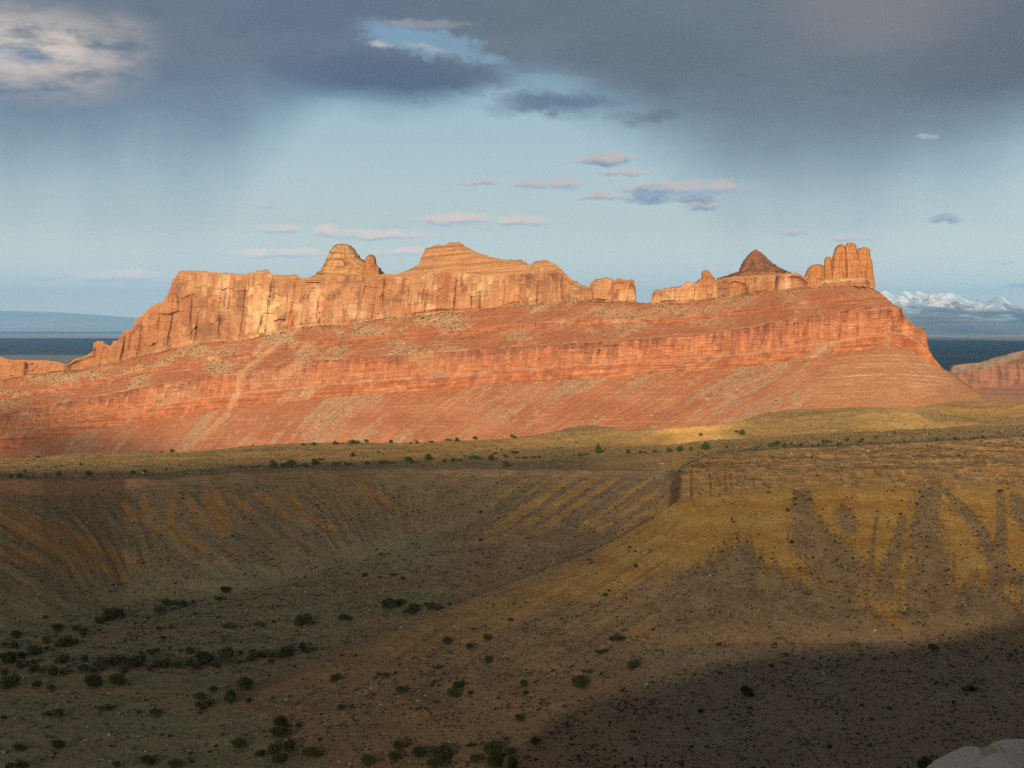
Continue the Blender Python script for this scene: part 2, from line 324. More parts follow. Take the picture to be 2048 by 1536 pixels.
# ---------------------------------------------------------------- the mesa
MS = [(-220, 708), (-60, 711), (0, 713), (20, 719), (61, 720), (92, 721), (120, 724), (133, 730), (150, 718.5), (174, 710), (186, 703), (188, 685), (193, 682.5), (201, 682), (212, 687), (219, 693), (227, 683), (236, 681), (246, 662), (260, 659), (268, 653), (270.5, 638), (283, 631), (294, 621), (304, 611), (325, 604), (331, 596), (340, 578), (345, 560), (355, 549), (360, 541.5), (393, 541.5), (427, 544), (461, 546), (485, 548.7), (513, 542.5), (533, 539), (537, 541), (543, 549), (560, 550), (595, 549), (596.5, 554.5), (612, 556), (625, 552.5), (646, 549.5), (700, 549), (764, 548.7), (791, 547.7), (819, 539), (836, 530.6), (843, 515), (851, 496), (873, 490.6), (890.5, 489.6), (901, 484.4), (921, 484.4), (928, 491), (955, 505), (979, 513.5), (1007, 519), (1044, 520), (1061, 530.6), (1068, 524), (1089, 519), (1106, 525), (1123, 539), (1140, 556), (1164, 570), (1179, 573), (1183, 565), (1195, 558), (1212, 554.5), (1225.5, 557.5), (1230.6, 563), (1234, 557), (1239, 555.5), (1249, 559.6), (1268, 559.6), (1271.5, 568), (1268, 600.6), (1275, 604.7), (1302, 605.6), (1304.6, 586), (1312, 578.5), (1324, 579.5), (1328, 576.4), (1367, 570.6), (1372, 562), (1376, 561.5), (1380.5, 566), (1396, 565), (1427, 562), (1440, 558), (1464, 553), (1500, 551), (1560, 547), (1597, 546), (1608, 554), (1618, 565), (1636, 563), (1650, 558), (1700, 554), (1740, 555), (1746, 562), (1750, 578.5), (1764, 588), (1788, 609.5), (1801.5, 613.4), (1804, 616), (1805, 627), (1817, 638.8), (1819, 644.6), (1850, 660), (1851, 664), (1854, 677.7), (1858, 701), (1866, 713), (1885, 736), (1912, 752), (1944, 775), (1971, 796.6), (1979, 803), (2005, 822)]
MW = [(-220, 765), (0, 759), (68, 749), (154, 741), (191, 732), (256, 718.5), (308, 705), (376, 689.5), (427, 684), (495, 678), (547, 668), (598, 653), (640, 651), (685, 648), (771, 636.5), (873, 626), (942, 621), (1044, 607.5), (1147, 600.6), (1266, 602), (1302, 607), (1367, 604), (1445, 594), (1523, 584), (1601, 576.4), (1655, 573), (1718, 573), (1749, 579.5), (1800, 590), (2005, 640)]
MT = [(-220, 850), (0, 828), (120, 807), (273, 777), (376, 758), (437, 747.6), (547, 729), (600, 723.7), (737, 713), (839, 706.6), (976, 698), (1112, 688), (1283, 679), (1400, 668), (1499, 654), (1573, 639), (1679, 623), (1757, 611.5), (1803, 614), (1850, 659), (2005, 720)]
MG = [(-220, 905), (0, 875), (219, 827), (314, 811), (410, 797), (499, 784), (581, 776.6), (702, 764.7), (771, 760.6), (908, 751.7), (1010, 740.8), (1113, 734), (1198, 729), (1350, 718), (1511, 705), (1601, 693), (1679, 681.6), (1780, 663), (1815, 668), (1858, 700), (2005, 760)]
MB = [(-220, 916), (0, 913), (85, 913), (137, 906), (239, 900), (307, 902), (342, 904), (410, 899.7), (513, 889.4), (615, 885), (700, 883), (791, 883), (907, 879), (976, 877), (1044, 871), (1106, 864), (1133, 852), (1181, 845), (1215, 852), (1249, 857.6), (1347, 855), (1425, 851), (1484, 841), (1530, 826), (1581, 819), (1718, 815), (1827, 816), (1873, 808), (1912, 804), (1971, 801.7), (2010, 802.4), (2048, 807.5), (2300, 800)]
MY0 = [(-220, 2260), (0, 2180), (400, 2030), (800, 1860), (1200, 1690), (1500, 1575), (1690, 1500), (1780, 1480), (1850, 1495), (1920, 1540), (2005, 1640)]
def build_mesa():
    u = np.concatenate([np.arange(-1100, -200, 6.0), np.arange(-200, 2004, 1.25)])
    S = ip(u, MS); W = gsm(ip(u, MW), 6); T = gsm(ip(u, MT), 6); Gv = gsm(ip(u, MG), 6); B = gsm(ip(u, MB), 10)
    S = S + (1.3 * fbm(u / 6, u * 0, 301, 3) + 1.0 * np.sign(pn(u / 9, u * 0, 303)) * (pn(u / 23, u * 0, 305) > 0)) * ss(1745 - u, 0, 10) * (.35 + .65 * ss(u, 150, 190))
    W = W + 5 * fbm(u / 50, u * 0, 3, 4); T = T + 3.0 * fbm(u / 30, u * 0 + 5, 4, 4); Gv = Gv + 1.5 * fbm(u / 40, u * 0, 6, 3)
    Wu, Tu, Gu = W.copy(), T.copy(), Gv.copy()
    Y0 = gsm(ip(u, MY0), 30)
    vb = B + 26; q = gsm(S, 14)
    lim = np.maximum(S, -1)
    G2 = np.minimum(Gv + 26, vb - 4)
    cl = lambda a, off: np.maximum(a, lim + off)
    v0 = np.maximum(vb, S + 4); v1 = cl(G2, 3.0); v2 = cl(Gv, 2.6); v3 = cl(T, 2.2)
    m1 = T * 0.58 + W * 0.42; m2 = T * 0.46 + W * 0.54
    v4 = cl(m1, 1.8); v5 = cl(m2, 1.5); v6 = cl(W, 1.2)
    Rm = np.where((u > 775) & (u < 1150), ip(u, [(775, 551), (836, 556), (870, 540), (905, 545), (985, 552), (1061, 546), (1089, 530), (1120, 546), (1150, 568)]), S + 2.5)
    Rm = gsm(Rm, 3); v7 = np.clip(Rm, S + 0.6, np.maximum(v6 - 0.3, S + 0.6)); v8 = S
    cur = [(Y0 - 130, zat(v0, Y0) - 70), (Y0, zat(v0, Y0))]; Yc = Y0
    for va, vbn, s in ((v0, v1, .60), (v1, v2, 1.6), (v2, v3, 4.0), (v3, v4, .55), (v4, v5, 1.8), (v5, v6, .6), (v6, v7, 6.0), (v7, v8, .75)):
        Yn = np.maximum(nextY(Yc, va, vbn, s), Yc + 0.15); Yn = gsm(Yn, 2.0)
        cur.append((Yn, zat(vbn, Yn))); Yc = Yn
    ztop = zat(v8, Yc)
    cur.append((Yc + 5, ztop - 1.5)); cur.append((Yc + 90, ztop - 8)); cur.append((Yc + 240, np.minimum(ztop - 60, -60))); cur.append((Yc + 420, np.full_like(u, -240)))
    cnt = [3, 150, 26, 84, 40, 22, 44, 120, 44, 2, 4, 6, 6]
    Y, Z, sg, t = segs_to_rows(cur, cnt); t = np.where(sg == 0, 0, t); sg = np.maximum(sg - 1, 0)
    U = np.broadcast_to(u, Y.shape); V = VH - Z / Y * F
    X = (U - UC) / F * Y
    sgm = sg[:, None] + np.zeros_like(Y); tm = t[:, None] + np.zeros_like(Y)
    # ---- relief: buttresses, joints and ledges in the cliffs; gullies and debris ribs on the slopes
    strat = Z + 0.105 * (-X) * 0.62 + 6 * fbm(X / 300, Z / 90, 2, 2)       # height measured along the dipping beds
    cliffU = np.isin(sgm, [6]); cliffM = np.isin(sgm, [2]); dome = np.isin(sgm, [7]); led = np.isin(sgm, [1, 4])
    talL = sgm == 0; talU = np.isin(sgm, [3, 5])
    ends = lambda a, lo=0.12, hi=0.08: ss(a, 0, lo) * ss(1 - a, 0, hi)
    along = X * 0.86 + 0.5 * (2200 - Y)
    but = fbm(along / 70, Z / 260, 31, 4); col = ridg(along / 24, Z / 150, 37, 3); joint = ridg(along / 46 + 0.05 * fbm(along / 60, Z / 50, 3, 3), Z / 700, 41, 2)
    slab = np.sign(pn(along / 33, Z / 120, 47)) * 0.5
    bk1, be1 = blocks(along, strat, 26, 34, 201); bk2, be2 = blocks(along, strat, 9, 11, 203); bk3, be3 = blocks(along, strat, 6.5, 7, 205)
    dU = 12 * but + 2.5 * (col - 0.5) + 3.5 * slab - 7 * ss(joint, 0.90, 0.99) + 11.0 * bk1 + 4.2 * bk2
    bed = (strat / 7.5); saw = bed - np.floor(bed); fine = (strat / 2.6); fsaw = fine - np.floor(fine)
    bedn = fbm(along / 170, strat / 5.5, 51, 5, .62); bedf = fbm(along / 60, strat / 2.2, 52, 3, .6)
    ledge = 3.6 * bedn + 1.2 * bedf
    dY = np.zeros_like(Y)
    dY -= np.where(cliffU, dU * ends(tm, 0.1, 0.25) + ledge * 0.5, 0)
    N_ = lambda a, b, s: fbm(a, b, s, 3)
    butM = fbm(along / 40, Z / 200, 33, 4); colM = ridg(along / 13, Z / 70, 39, 3)
    rgt = ip(u, [(-200, .35), (900, .45), (1350, .7), (1550, 1)])[None, :]
    dM = 5.5 * butM * (.5 + .5 * rgt) + 3.4 * (colM - 0.5) * rgt * .35 * (.4 + ss(N_(along / 90, Z / 60, 40), -.3, .3)) - 6 * ss(ridg(along / 37, Z / 300, 43, 2), 0.9, 0.99) * rgt + 3.2 * bedn + 2.0 * bedf + 3.4 * bk3 + 3.0 * bk2
    dY -= np.where(cliffM, dM * ends(tm, 0.1, 0.06), 0)
    dY -= np.where(dome, (ledge * 1.9 + 5 * fbm(along / 40, strat / 40, 55, 3)) * ends(tm, 0.15, 0.3), 0)
    dY -= np.where(led, (2.4 * fbm(along / 16, Z / 30, 57, 3) + 2.2 * bedn + 1.4 * bedf + 2.4 * bk3) * ends(tm, .2, .2), 0)
    kf = ip(u, [(-200, .5), (0, .7), (350, .8), (500, .9), (800, 1.4), (1300, 1.8), (1550, 1.6), (1690, 0.9), (1780, 0.0), (1900, -1.0), (2005, -1.5)])
    qf = X - kf * (Z + 60)
    rib = fbm(qf / 34, Z / 130, 61, 4); rib2 = ridg(qf / 13, Z / 70, 63, 3)
    dT = 5.0 * rib + 1.6 * (rib2 - .5) + 0.9 * fbm(X / 5, Z / 4, 65, 3)
    dY -= np.where(talL, dT * (1 - .75 * ss(U, 1600, 1720)) * ends(tm, 0.08, 0.05), 0)
    dY -= np.where(talU, (4.0 * rib + 1.4 * (rib2 - .5) + 0.9 * fbm(X / 5, Z / 4, 66, 3)) * ends(tm, 0.1, 0.1), 0)
    dY *= (0.35 + 0.65 * ss(V - S, 1, 14)) * (sgm < 8)
    # ---- mineral colours
    N = lambda sx, sz, s, o=4, a=X: fbm(a / sx, Z / sz, s, o)
    c = np.zeros(Y.shape + (3,)) + (0.47, 0.205, 0.10)
    # lower talus: red marl with tan debris trains and thin pale beds
    deb = ss(.75 * fbm(qf / 46, Z / 170, 71, 4) + .45 * fbm(qf / 15, Z / 60, 72, 3) + 0.4 * N(9, 7, 73) + .45 * N(150, 70, 74, 2), -0.04, 0.24)
    nose = ss(U, 1600, 1680) * ss(V, Gu + 20, Gu + 50)
    deb = deb * (1 - 0.85 * nose)
    cl_ = lerp(np.array([0.430, 0.170, 0.088]), (0.505, 0.225, 0.122), ss(N(90, 40, 75), -.3, .4))
    cl_ = lerp(cl_, (0.43, 0.165, 0.075), ss(tm, .7, 1) * .6)
    beds = ss(fbm(X / 260, strat / 2.6, 77, 3, .6), 0.34, 0.5) * ss(N(60, 6, 78), -0.05, 0.25)
    cl_ = lerp(cl_, (0.66, 0.38, 0.24), beds * (0.55 + 0.35 * nose))
    cl_ = lerp(cl_, (0.52, 0.27, 0.135), nose * 0.6)
    beds2 = ss(fbm(X / 120, strat / 3.0, 79, 4, .6), 0.1, 0.42) * (.35 + .65 * ss(N(40, 9, 80), -.2, .2)); cl_ = lerp(cl_, (0.64, 0.39, 0.235), beds2 * nose * 0.65)
    cl_ = lerp(cl_, (0.43, 0.20, 0.10), ss(fbm(X / 90, strat / 4.0, 82, 4, .6), 0.12, 0.4) * nose * .45)
    speck = ss(pn(X / 1.7, Z / 1.3, 81), 0.35, 0.6); dk = ss(pn(X / 2.2, Z / 1.6, 83), 0.35, 0.6)
    dcol = lerp(np.array([0.44, 0.265, 0.160]), (0.68, 0.49, 0.35), speck * 0.8); dcol = lerp(dcol, (0.24, 0.13, 0.085), dk * 0.6)
    cl_ = lerp(cl_, dcol, deb * 0.95)
    c = np.where(talL[..., None], cl_, c)
    # ledges below the grey bed
    ce = lerp(np.array([0.36, 0.125, 0.060]), (0.52, 0.20, 0.09), ss(N(12, 9, 85) * .6 + 1.1 * fbm(along / 90, strat / 3.2, 86, 4, .6), -0.3, 0.45))
    ce = lerp(ce, dcol, ss(fbm(qf / 60, Z / 200, 87, 3), 0.15, 0.4) * .8)
    c = np.where((sgm == 1)[..., None], ce, c)
    cu0 = lerp(np.array([0.47, 0.225, 0.118]), dcol, .6)
    # middle cliff
    st = fbm(along / 9, Z / 60, 91, 4); st2 = fbm(along / 3.5, Z / 40, 93, 3)
    st = st * (.45 + .55 * rgt); st2 = st2 * (.4 + .6 * rgt)
    cm = lerp(np.array([0.50, 0.215, 0.108]), (0.43, 0.165, 0.083), ss(st + .5 * st2 + .5 * N(40, 20, 92), -.35, .5))
    cm = lerp(cm, (0.235, 0.10, 0.065), ss(tm + 0.55 * st + 0.25 * st2 + 0.5 * N(70, 40, 95), 0.52, 1.1) * 0.75)
    cm = lerp(cm, (0.58, 0.27, 0.13), ss(-st + 0.3 * N(30, 5, 96), .2, .55) * ss(1 - tm, .35, .8) * 0.7)
    cm = lerp(cm, (0.28, 0.11, 0.06), ss(fbm(along / 70, strat / 2.4, 97, 4, .65), .16, .42) * .6)
    cm = lerp(cm, (0.57, 0.25, 0.115), ss(fbm(along / 50, strat / 3.0, 94, 4, .6), .2, .45) * ss(1 - tm, .2, .7) * .6)
    c = np.where(cliffM[..., None], cm, c)
    c = np.where(cliffM[..., None], lerp(c, cu0, (ss(N(80, 45, 170, 4) + .3 * N(10, 8, 171), .05, .3) * .85 * (1 - rgt) / .65)), c)
    grey = np.exp(-((V - Gu - 1.0 - 1.6 * N(60, 400, 100, 3)) / 1.6) ** 2) * ss(N(40, 400, 99, 3) + 0.25 * N(6, 400, 98, 2), -0.18, 0.1)
    c = lerp(c, (0.43, 0.31, 0.255), grey * 0.75 * (sgm < 3))
    grey2 = np.exp(-((V - Gu - 14) / 1.8) ** 2) * ss(N(50, 400, 101, 3), -0.0, 0.2) * ss(U, 700, 1000)
    c = lerp(c, (0.58, 0.34, 0.23), grey2 * 0.6 * (sgm < 3))
    # upper slopes
    gr = ss(N(60, 30, 103) + 0.35 * N(8, 6, 105), -0.15, 0.3)
    cu = lerp(np.array([0.42, 0.162, 0.080]), (0.52, 0.315, 0.178), gr * ip(U, [(-200, .95), (1100, 1.0), (1400, .6), (1800, .35)]))
    cu = lerp(cu, (0.64, 0.44, 0.30), speck * gr * 0.5); cu = lerp(cu, (0.25, 0.14, 0.085), dk * gr * 0.5)
    cu = lerp(cu, (0.57, 0.29, 0.145), ss(fbm(X / 170, strat / 3.2, 107, 4, .6), .15, .42) * .5); cu = lerp(cu, (0.39, 0.145, 0.07), ss(fbm(X / 150, strat / 4.2, 108, 4, .6), .12, .36) * (1 - .6 * gr) * .6)
    c = np.where(talU[..., None], cu, c)
    cr = lerp(np.array([0.46, 0.17, 0.078]), (0.33, 0.115, 0.058), ss(fbm(X / 90, strat / 4, 109, 4, .6) + .3 * st2, -.3, .4)); cr = lerp(cr, cu, ss(N(45, 40, 110), .02, .25) * .9)
    c = np.where((sgm == 4)[..., None], cr, c)
    # upper cliff and dome
    k1 = N(55, 45, 111, 5, along); k2 = fbm(along / 16, Z / 90, 113, 4); k3 = fbm(along / 5, Z / 50, 115, 3)
    cc_ = lerp(np.array([0.475, 0.245, 0.122]), (0.60, 0.385, 0.225), ss(k1, -.15, .35))
    cc_ = lerp(cc_, (0.44, 0.19, 0.085), ss(k2 + .4 * k1, .0, .35) * .75)
    cc_ = lerp(cc_, (0.27, 0.125, 0.072), ss(fbm(along / 26, Z / 30, 117, 5) + .4 * k3, .12, .40) * 0.8); cc_ = lerp(cc_, (0.38, 0.165, 0.078), ss(fbm(along / 60, Z / 70, 118, 4), .0, .3) * .6)
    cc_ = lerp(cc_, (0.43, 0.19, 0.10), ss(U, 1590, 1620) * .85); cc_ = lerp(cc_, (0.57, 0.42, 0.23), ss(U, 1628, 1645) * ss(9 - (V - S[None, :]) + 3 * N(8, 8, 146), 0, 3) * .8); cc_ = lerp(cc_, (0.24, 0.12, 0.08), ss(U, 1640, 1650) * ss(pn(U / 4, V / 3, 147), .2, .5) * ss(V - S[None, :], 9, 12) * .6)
    cc_ = lerp(cc_, (0.34, 0.155, 0.08), ss(fbm(along / 130, strat / 3.4, 119, 5, .62), .12, .4) * ss(N(60, 14, 121), -.2, .2) * .75)
    cc_ = lerp(cc_, (0.68, 0.42, 0.22), ss(-k3 + .3 * k1, .34, .6) * .5)
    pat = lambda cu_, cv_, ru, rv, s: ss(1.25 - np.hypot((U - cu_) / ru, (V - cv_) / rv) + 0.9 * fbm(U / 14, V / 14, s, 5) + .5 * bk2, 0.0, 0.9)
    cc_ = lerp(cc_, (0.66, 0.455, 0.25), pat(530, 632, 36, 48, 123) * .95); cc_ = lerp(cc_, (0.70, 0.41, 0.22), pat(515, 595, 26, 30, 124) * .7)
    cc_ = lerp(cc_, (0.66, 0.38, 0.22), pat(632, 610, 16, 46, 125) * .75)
    cc_ = lerp(cc_, (0.23, 0.11, 0.07), pat(350, 580, 14, 26, 126) * .8); cc_ = lerp(cc_, (0.36, 0.15, 0.075), pat(375, 620, 26, 50, 164) * .6); cc_ = lerp(cc_, (0.37, 0.16, 0.08), pat(300, 660, 40, 40, 165) * .5); cc_ = lerp(cc_, (0.34, 0.15, 0.075), pat(1080, 560, 30, 26, 166) * .6); cc_ = lerp(cc_, (0.34, 0.15, 0.075), pat(760, 610, 60, 22, 167) * .5); cc_ = lerp(cc_, (0.23, 0.11, 0.065), pat(420, 660, 34, 18, 127) * .6); cc_ = lerp(cc_, (0.24, 0.115, 0.065), pat(480, 600, 12, 40, 128) * .7)  # dark rock patches; the last, narrow one is a recess's shade painted in
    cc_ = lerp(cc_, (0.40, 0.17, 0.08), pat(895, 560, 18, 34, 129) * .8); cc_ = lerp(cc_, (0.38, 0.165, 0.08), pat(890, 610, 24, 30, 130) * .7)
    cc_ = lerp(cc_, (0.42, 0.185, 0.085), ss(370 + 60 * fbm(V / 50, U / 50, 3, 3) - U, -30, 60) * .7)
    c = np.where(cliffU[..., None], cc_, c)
    bands = 2.4 * fbm(along / 260, strat / 4.5, 131, 4, .6); cd = lerp(np.array([0.51, 0.265, 0.125]), (0.37, 0.17, 0.085), ss(bands + .4 * N(50, 8, 133), .25, .8))
    cd = lerp(cd, (0.60, 0.38, 0.21), ss(-bands, .55, .98) * .5)
    c = np.where(dome[..., None] | (sgm >= 8)[..., None], cd, c)
    joints = ss(joint, 0.88, 0.985) * cliffU * ss(N(50, 70, 135), -.1, .25); c = lerp(c, (0.17, 0.075, 0.045), joints * .7)
    # pale debris chute running down from the cliff at the left
    def chute(pts, w, s):
        best = np.full(Y.shape, 9.0)
        for (a, b) in zip(pts[:-1], pts[1:]):
            d = np.array(b, float) - np.array(a); L = d @ d
            tt = np.clip(((U - a[0]) * d[0] + (V - a[1]) * d[1]) / L, 0, 1)
            best = np.minimum(best, np.hypot(U - a[0] - tt * d[0], (V - a[1] - tt * d[1])) / w)
        return ss(1.15 - best + 1.3 * fbm(U / 11, V / 11, s, 4), -.1, .8)
    for v_, s_ in ((711, .5), (718, .45), (727, .9), (733, .5), (749, 1.0), (756, .7), (764.5, .8), (782, .35)):
        vv = v_ + .00055 * (U - 1775) ** 2 + 1.2 * N(30, 400, 148 + int(v_), 3)
        c = lerp(c, (0.70, 0.47, 0.31), np.exp(-((V - vv) / 1.1) ** 2) * s_ * ss(N(26, 500, 149 + int(v_), 3), -.25, .2) * ss(U, 1640, 1700) * ss(1930 - U, 0, 60) * (sgm == 0))
    thin = ss(fbm(X / 300, strat / 1.5, 160, 3, .7), .22, .42) * ss(N(45, 5, 161), -.12, .2) * (sgm < 6) * (1 - .75 * deb * talL)
    c = lerp(c, (0.60, 0.37, 0.25), thin * .8); thin2 = ss(fbm(X / 260, strat / 1.8, 162, 3, .7), .2, .42) * ss(N(50, 6, 163), -.1, .2) * (sgm < 8); c = lerp(c, (0.30, 0.125, 0.075), thin2 * (1 - .6 * deb * talL) * .5)
    blk = np.where(cliffU, bk2 + .7 * bk1, np.where(cliffM | led, bk3 + .5 * bk2, 0)); c = c * (1 + .28 * blk)[..., None]
    crk = np.where(cliffU, ss(.9 - be1, 0, .7) * (bk1 > .0) + .6 * ss(.55 - be2, 0, .5) * (bk2 > .28), np.where(cliffM, .8 * ss(.5 - be3, 0, .5) * (bk3 > .25), 0)); c = lerp(c, (0.13, 0.06, 0.04), np.clip(crk, 0, 1) * .6 * ends(tm, .05, .05))
    c = c * np.array([1.0, 0.945, 0.85])
    rnd = RNG.random(Y.shape); c = c * (1 + .30 * (rnd - .5))[..., None]; spk = (RNG.random(Y.shape) > .982) * ((sgm == 0) * (.25 + deb) + talU * .5); c = lerp(c, (0.70, 0.52, 0.40), np.clip(spk, 0, 1) * .8)
    below = (sgm < 6)
    c = lerp(c, (0.58, 0.33, 0.18), chute([(600, 655), (555, 690), (500, 730), (478, 755), (471, 790), (455, 825), (415, 865), (360, 905)], 6.5, 141) * .6 * below)
    c = lerp(c, (0.52, 0.31, 0.18), chute([(556, 668), (522, 692), (512, 706)], 7, 143) * .8 * below)
    c = lerp(c, (0.52, 0.30, 0.17), chute([(620, 700), (590, 735), (560, 760)], 16, 144) * .6 * below)
    Yd = Y + dY; Xd = X
    Pm = np.stack([Xd, Yd, Z + (talL | talU) * 0.5 * fbm(X / 3, Z / 3, 145, 2)], -1)
    o = mesh_from('mesa', Pm, grid_faces(*Y.shape), M_rock, c)
    tag(o, kind='structure')
    nr = sum(cnt[:9])
    return dict(u=u, P=Pm, sg=sg, t=t, top=Pm[nr], gr=gr, deb=deb, V=V)
MESA = build_mesa()
def mesa_top(u): return float(np.interp(u, MESA['u'], MESA['top'][:, 1]))

# ---------------------------------------------------------------- towers, buttes and small spires standing on the mesa
def rock_body(name, rows, Y, depth=0.9, label='', cat='rock', cols=None, seed=0, nz=70, na=110, flute=0.10, ledge=0.05, sq=3.0, group=None):
    rows = sorted(rows, key=lambda r: -r[0]); rv = np.array(rows, float)
    vv = np.linspace(rv[0, 0], rv[-1, 0], nz)
    uL = np.interp(-vv, -rv[:, 0], rv[:, 1]); uR = np.interp(-vv, -rv[:, 0], rv[:, 2])
    uL = gsm(uL, 1.0); uR = gsm(uR, 1.0)
    zc = -(vv - VH) / F * Y; xc = ((uL + uR) / 2 - UC) / F * Y; hw = (uR - uL) / 2 / F * Y
    a = np.linspace(0, 2 * np.pi, na, endpoint=False)
    ca, sa = np.cos(a), np.sin(a); rr = (np.abs(ca) ** sq + np.abs(sa) ** sq) ** (-1 / sq)
    W0 = hw.max(); x0 = xc[0]; z0 = zc[-1]; hgt = zc[-1] - zc[0]
    hd = depth * (hw * 0.65 + 0.35 * W0 * ss(hw / W0, 0.02, 0.5))
    A = a[None, :]; Zc = zc[:, None] + 0 * A; per = W0 * 6.28
    px = A * W0
    tile = lambda sx, sz, s, o=3: fbm(np.cos(A) * W0 / sx + 50, np.sin(A) * W0 / sx + Zc / sz, s + seed, o)
    n = flute * .7 * (1.4 * tile(W0 * 0.35, hgt * .5, 3) + .6 * tile(W0 * 0.12, hgt * .25, 5))
    led = ledge * (((Zc / (hgt / 9) + .6 * tile(W0 * .8, hgt, 7)) % 1) - .5)
    bv, be = blocks(A * W0 * 1.0 + 0 * Zc, Zc + 0 * A, W0 * .42, hgt * .22, seed + 21)
    k = 1 + n + led + .22 * bv
    side = np.abs(ca)[None, :] ** 2                      # keep the outline where it was measured
    k = k * (1 - side * 0.55) + side * 0.55 * (1 + .4 * n + led + .12 * bv)
    X = xc[:, None] + hw[:, None] * ca * rr * k; Yq = hd[:, None] * sa * rr * k
    loc = np.array([x0, Y, zc[0]])
    P = np.stack([X - loc[0], Yq, Zc - loc[2] + 0 * X], -1)
    c0, c1, c2 = cols or ((0.52, 0.255, 0.115), (0.36, 0.155, 0.075), (0.60, 0.36, 0.18))
    c = lerp(np.array(c0), c1, ss(tile(W0 * .3, hgt * .4, 11, 4), -.05, .35))
    c = lerp(c, c2, ss(tile(W0 * .22, hgt * .12, 13, 4), .12, .4) * .6)
    c = c * (1 + .3 * bv)[..., None]; c = lerp(c, (0.12, 0.06, 0.04), ss(.06 * W0 - be, 0, .05 * W0) * (bv > .1) * .6)
    c = lerp(c, np.array(c1) * 0.75, ss(np.sin(Zc * 6.28 * 7 / hgt + 2 * tile(W0, hgt, 15)), .6, .98) * .45)
    c = c * np.array([1.0, 0.94, 0.84])
    nr = len(vv); top = np.array([[P[-1, :, 0].mean(), P[-1, :, 1].mean(), P[-1, 0, 2] + 0.15 * hw[-1]]])
    verts = np.concatenate([P.reshape(-1, 3), top]); col = np.concatenate([c.reshape(-1, 3), c[-1].mean(0)[None]])
    f = grid_faces(nr, na, True); i = np.arange(na); b = (nr - 1) * na
    cap = np.stack([b + i, b + (i + 1) % na, np.full(na, nr * na), np.full(na, nr * na)], -1)
    me = mesh_tris(name, verts, f, cap[:, :3], M_rock, col)
    o = bpy.data.objects.new(name, me); COL.objects.link(o); o.location = loc
    tag(o, label, cat, group); return o
def mesh_tris(name, verts, quads, tris, mat, cols):
    me = bpy.data.meshes.new(name)
    nq, nt = len(quads), len(tris); verts = np.asarray(verts, np.float32)
    me.vertices.add(len(verts)); me.vertices.foreach_set('co', verts.ravel())
    li = np.concatenate([np.asarray(quads).ravel(), np.asarray(tris).ravel()]).astype(np.int32)
    me.loops.add(len(li)); me.loops.foreach_set('vertex_index', li)
    me.polygons.add(nq + nt); me.polygons.foreach_set('loop_start', np.concatenate([np.arange(nq) * 4, nq * 4 + np.arange(nt) * 3]).astype(np.int32))
    me.polygons.foreach_set('use_smooth', np.ones(nq + nt, bool)); me.update(calc_edges=True); me.validate()
    ca = me.color_attributes.new('Col', 'FLOAT_COLOR', 'POINT'); c4 = np.ones((len(verts), 4), np.float32); c4[:, :3] = np.clip(cols, .005, .9); ca.data.foreach_set('color', c4.ravel())
    me.materials.append(mat); return me
TAN = ((0.53, 0.30, 0.14), (0.40, 0.195, 0.095), (0.60, 0.40, 0.19)); ORG = ((0.50, 0.22, 0.088), (0.36, 0.148, 0.066), (0.56, 0.30, 0.135)); DRK = ((0.30, 0.14, 0.082), (0.20, 0.092, 0.058), (0.38, 0.19, 0.105))
def tow(name, rows, back, **k):
    uc = np.mean([(r[1] + r[2]) / 2 for r in rows]); wid = max(r[2] - r[1] for r in rows)
    Y = mesa_top(uc) + back + 0.5 * wid / F * 1900 * k.get('depth', .9)
    return rock_body(name, rows, Y, **k)
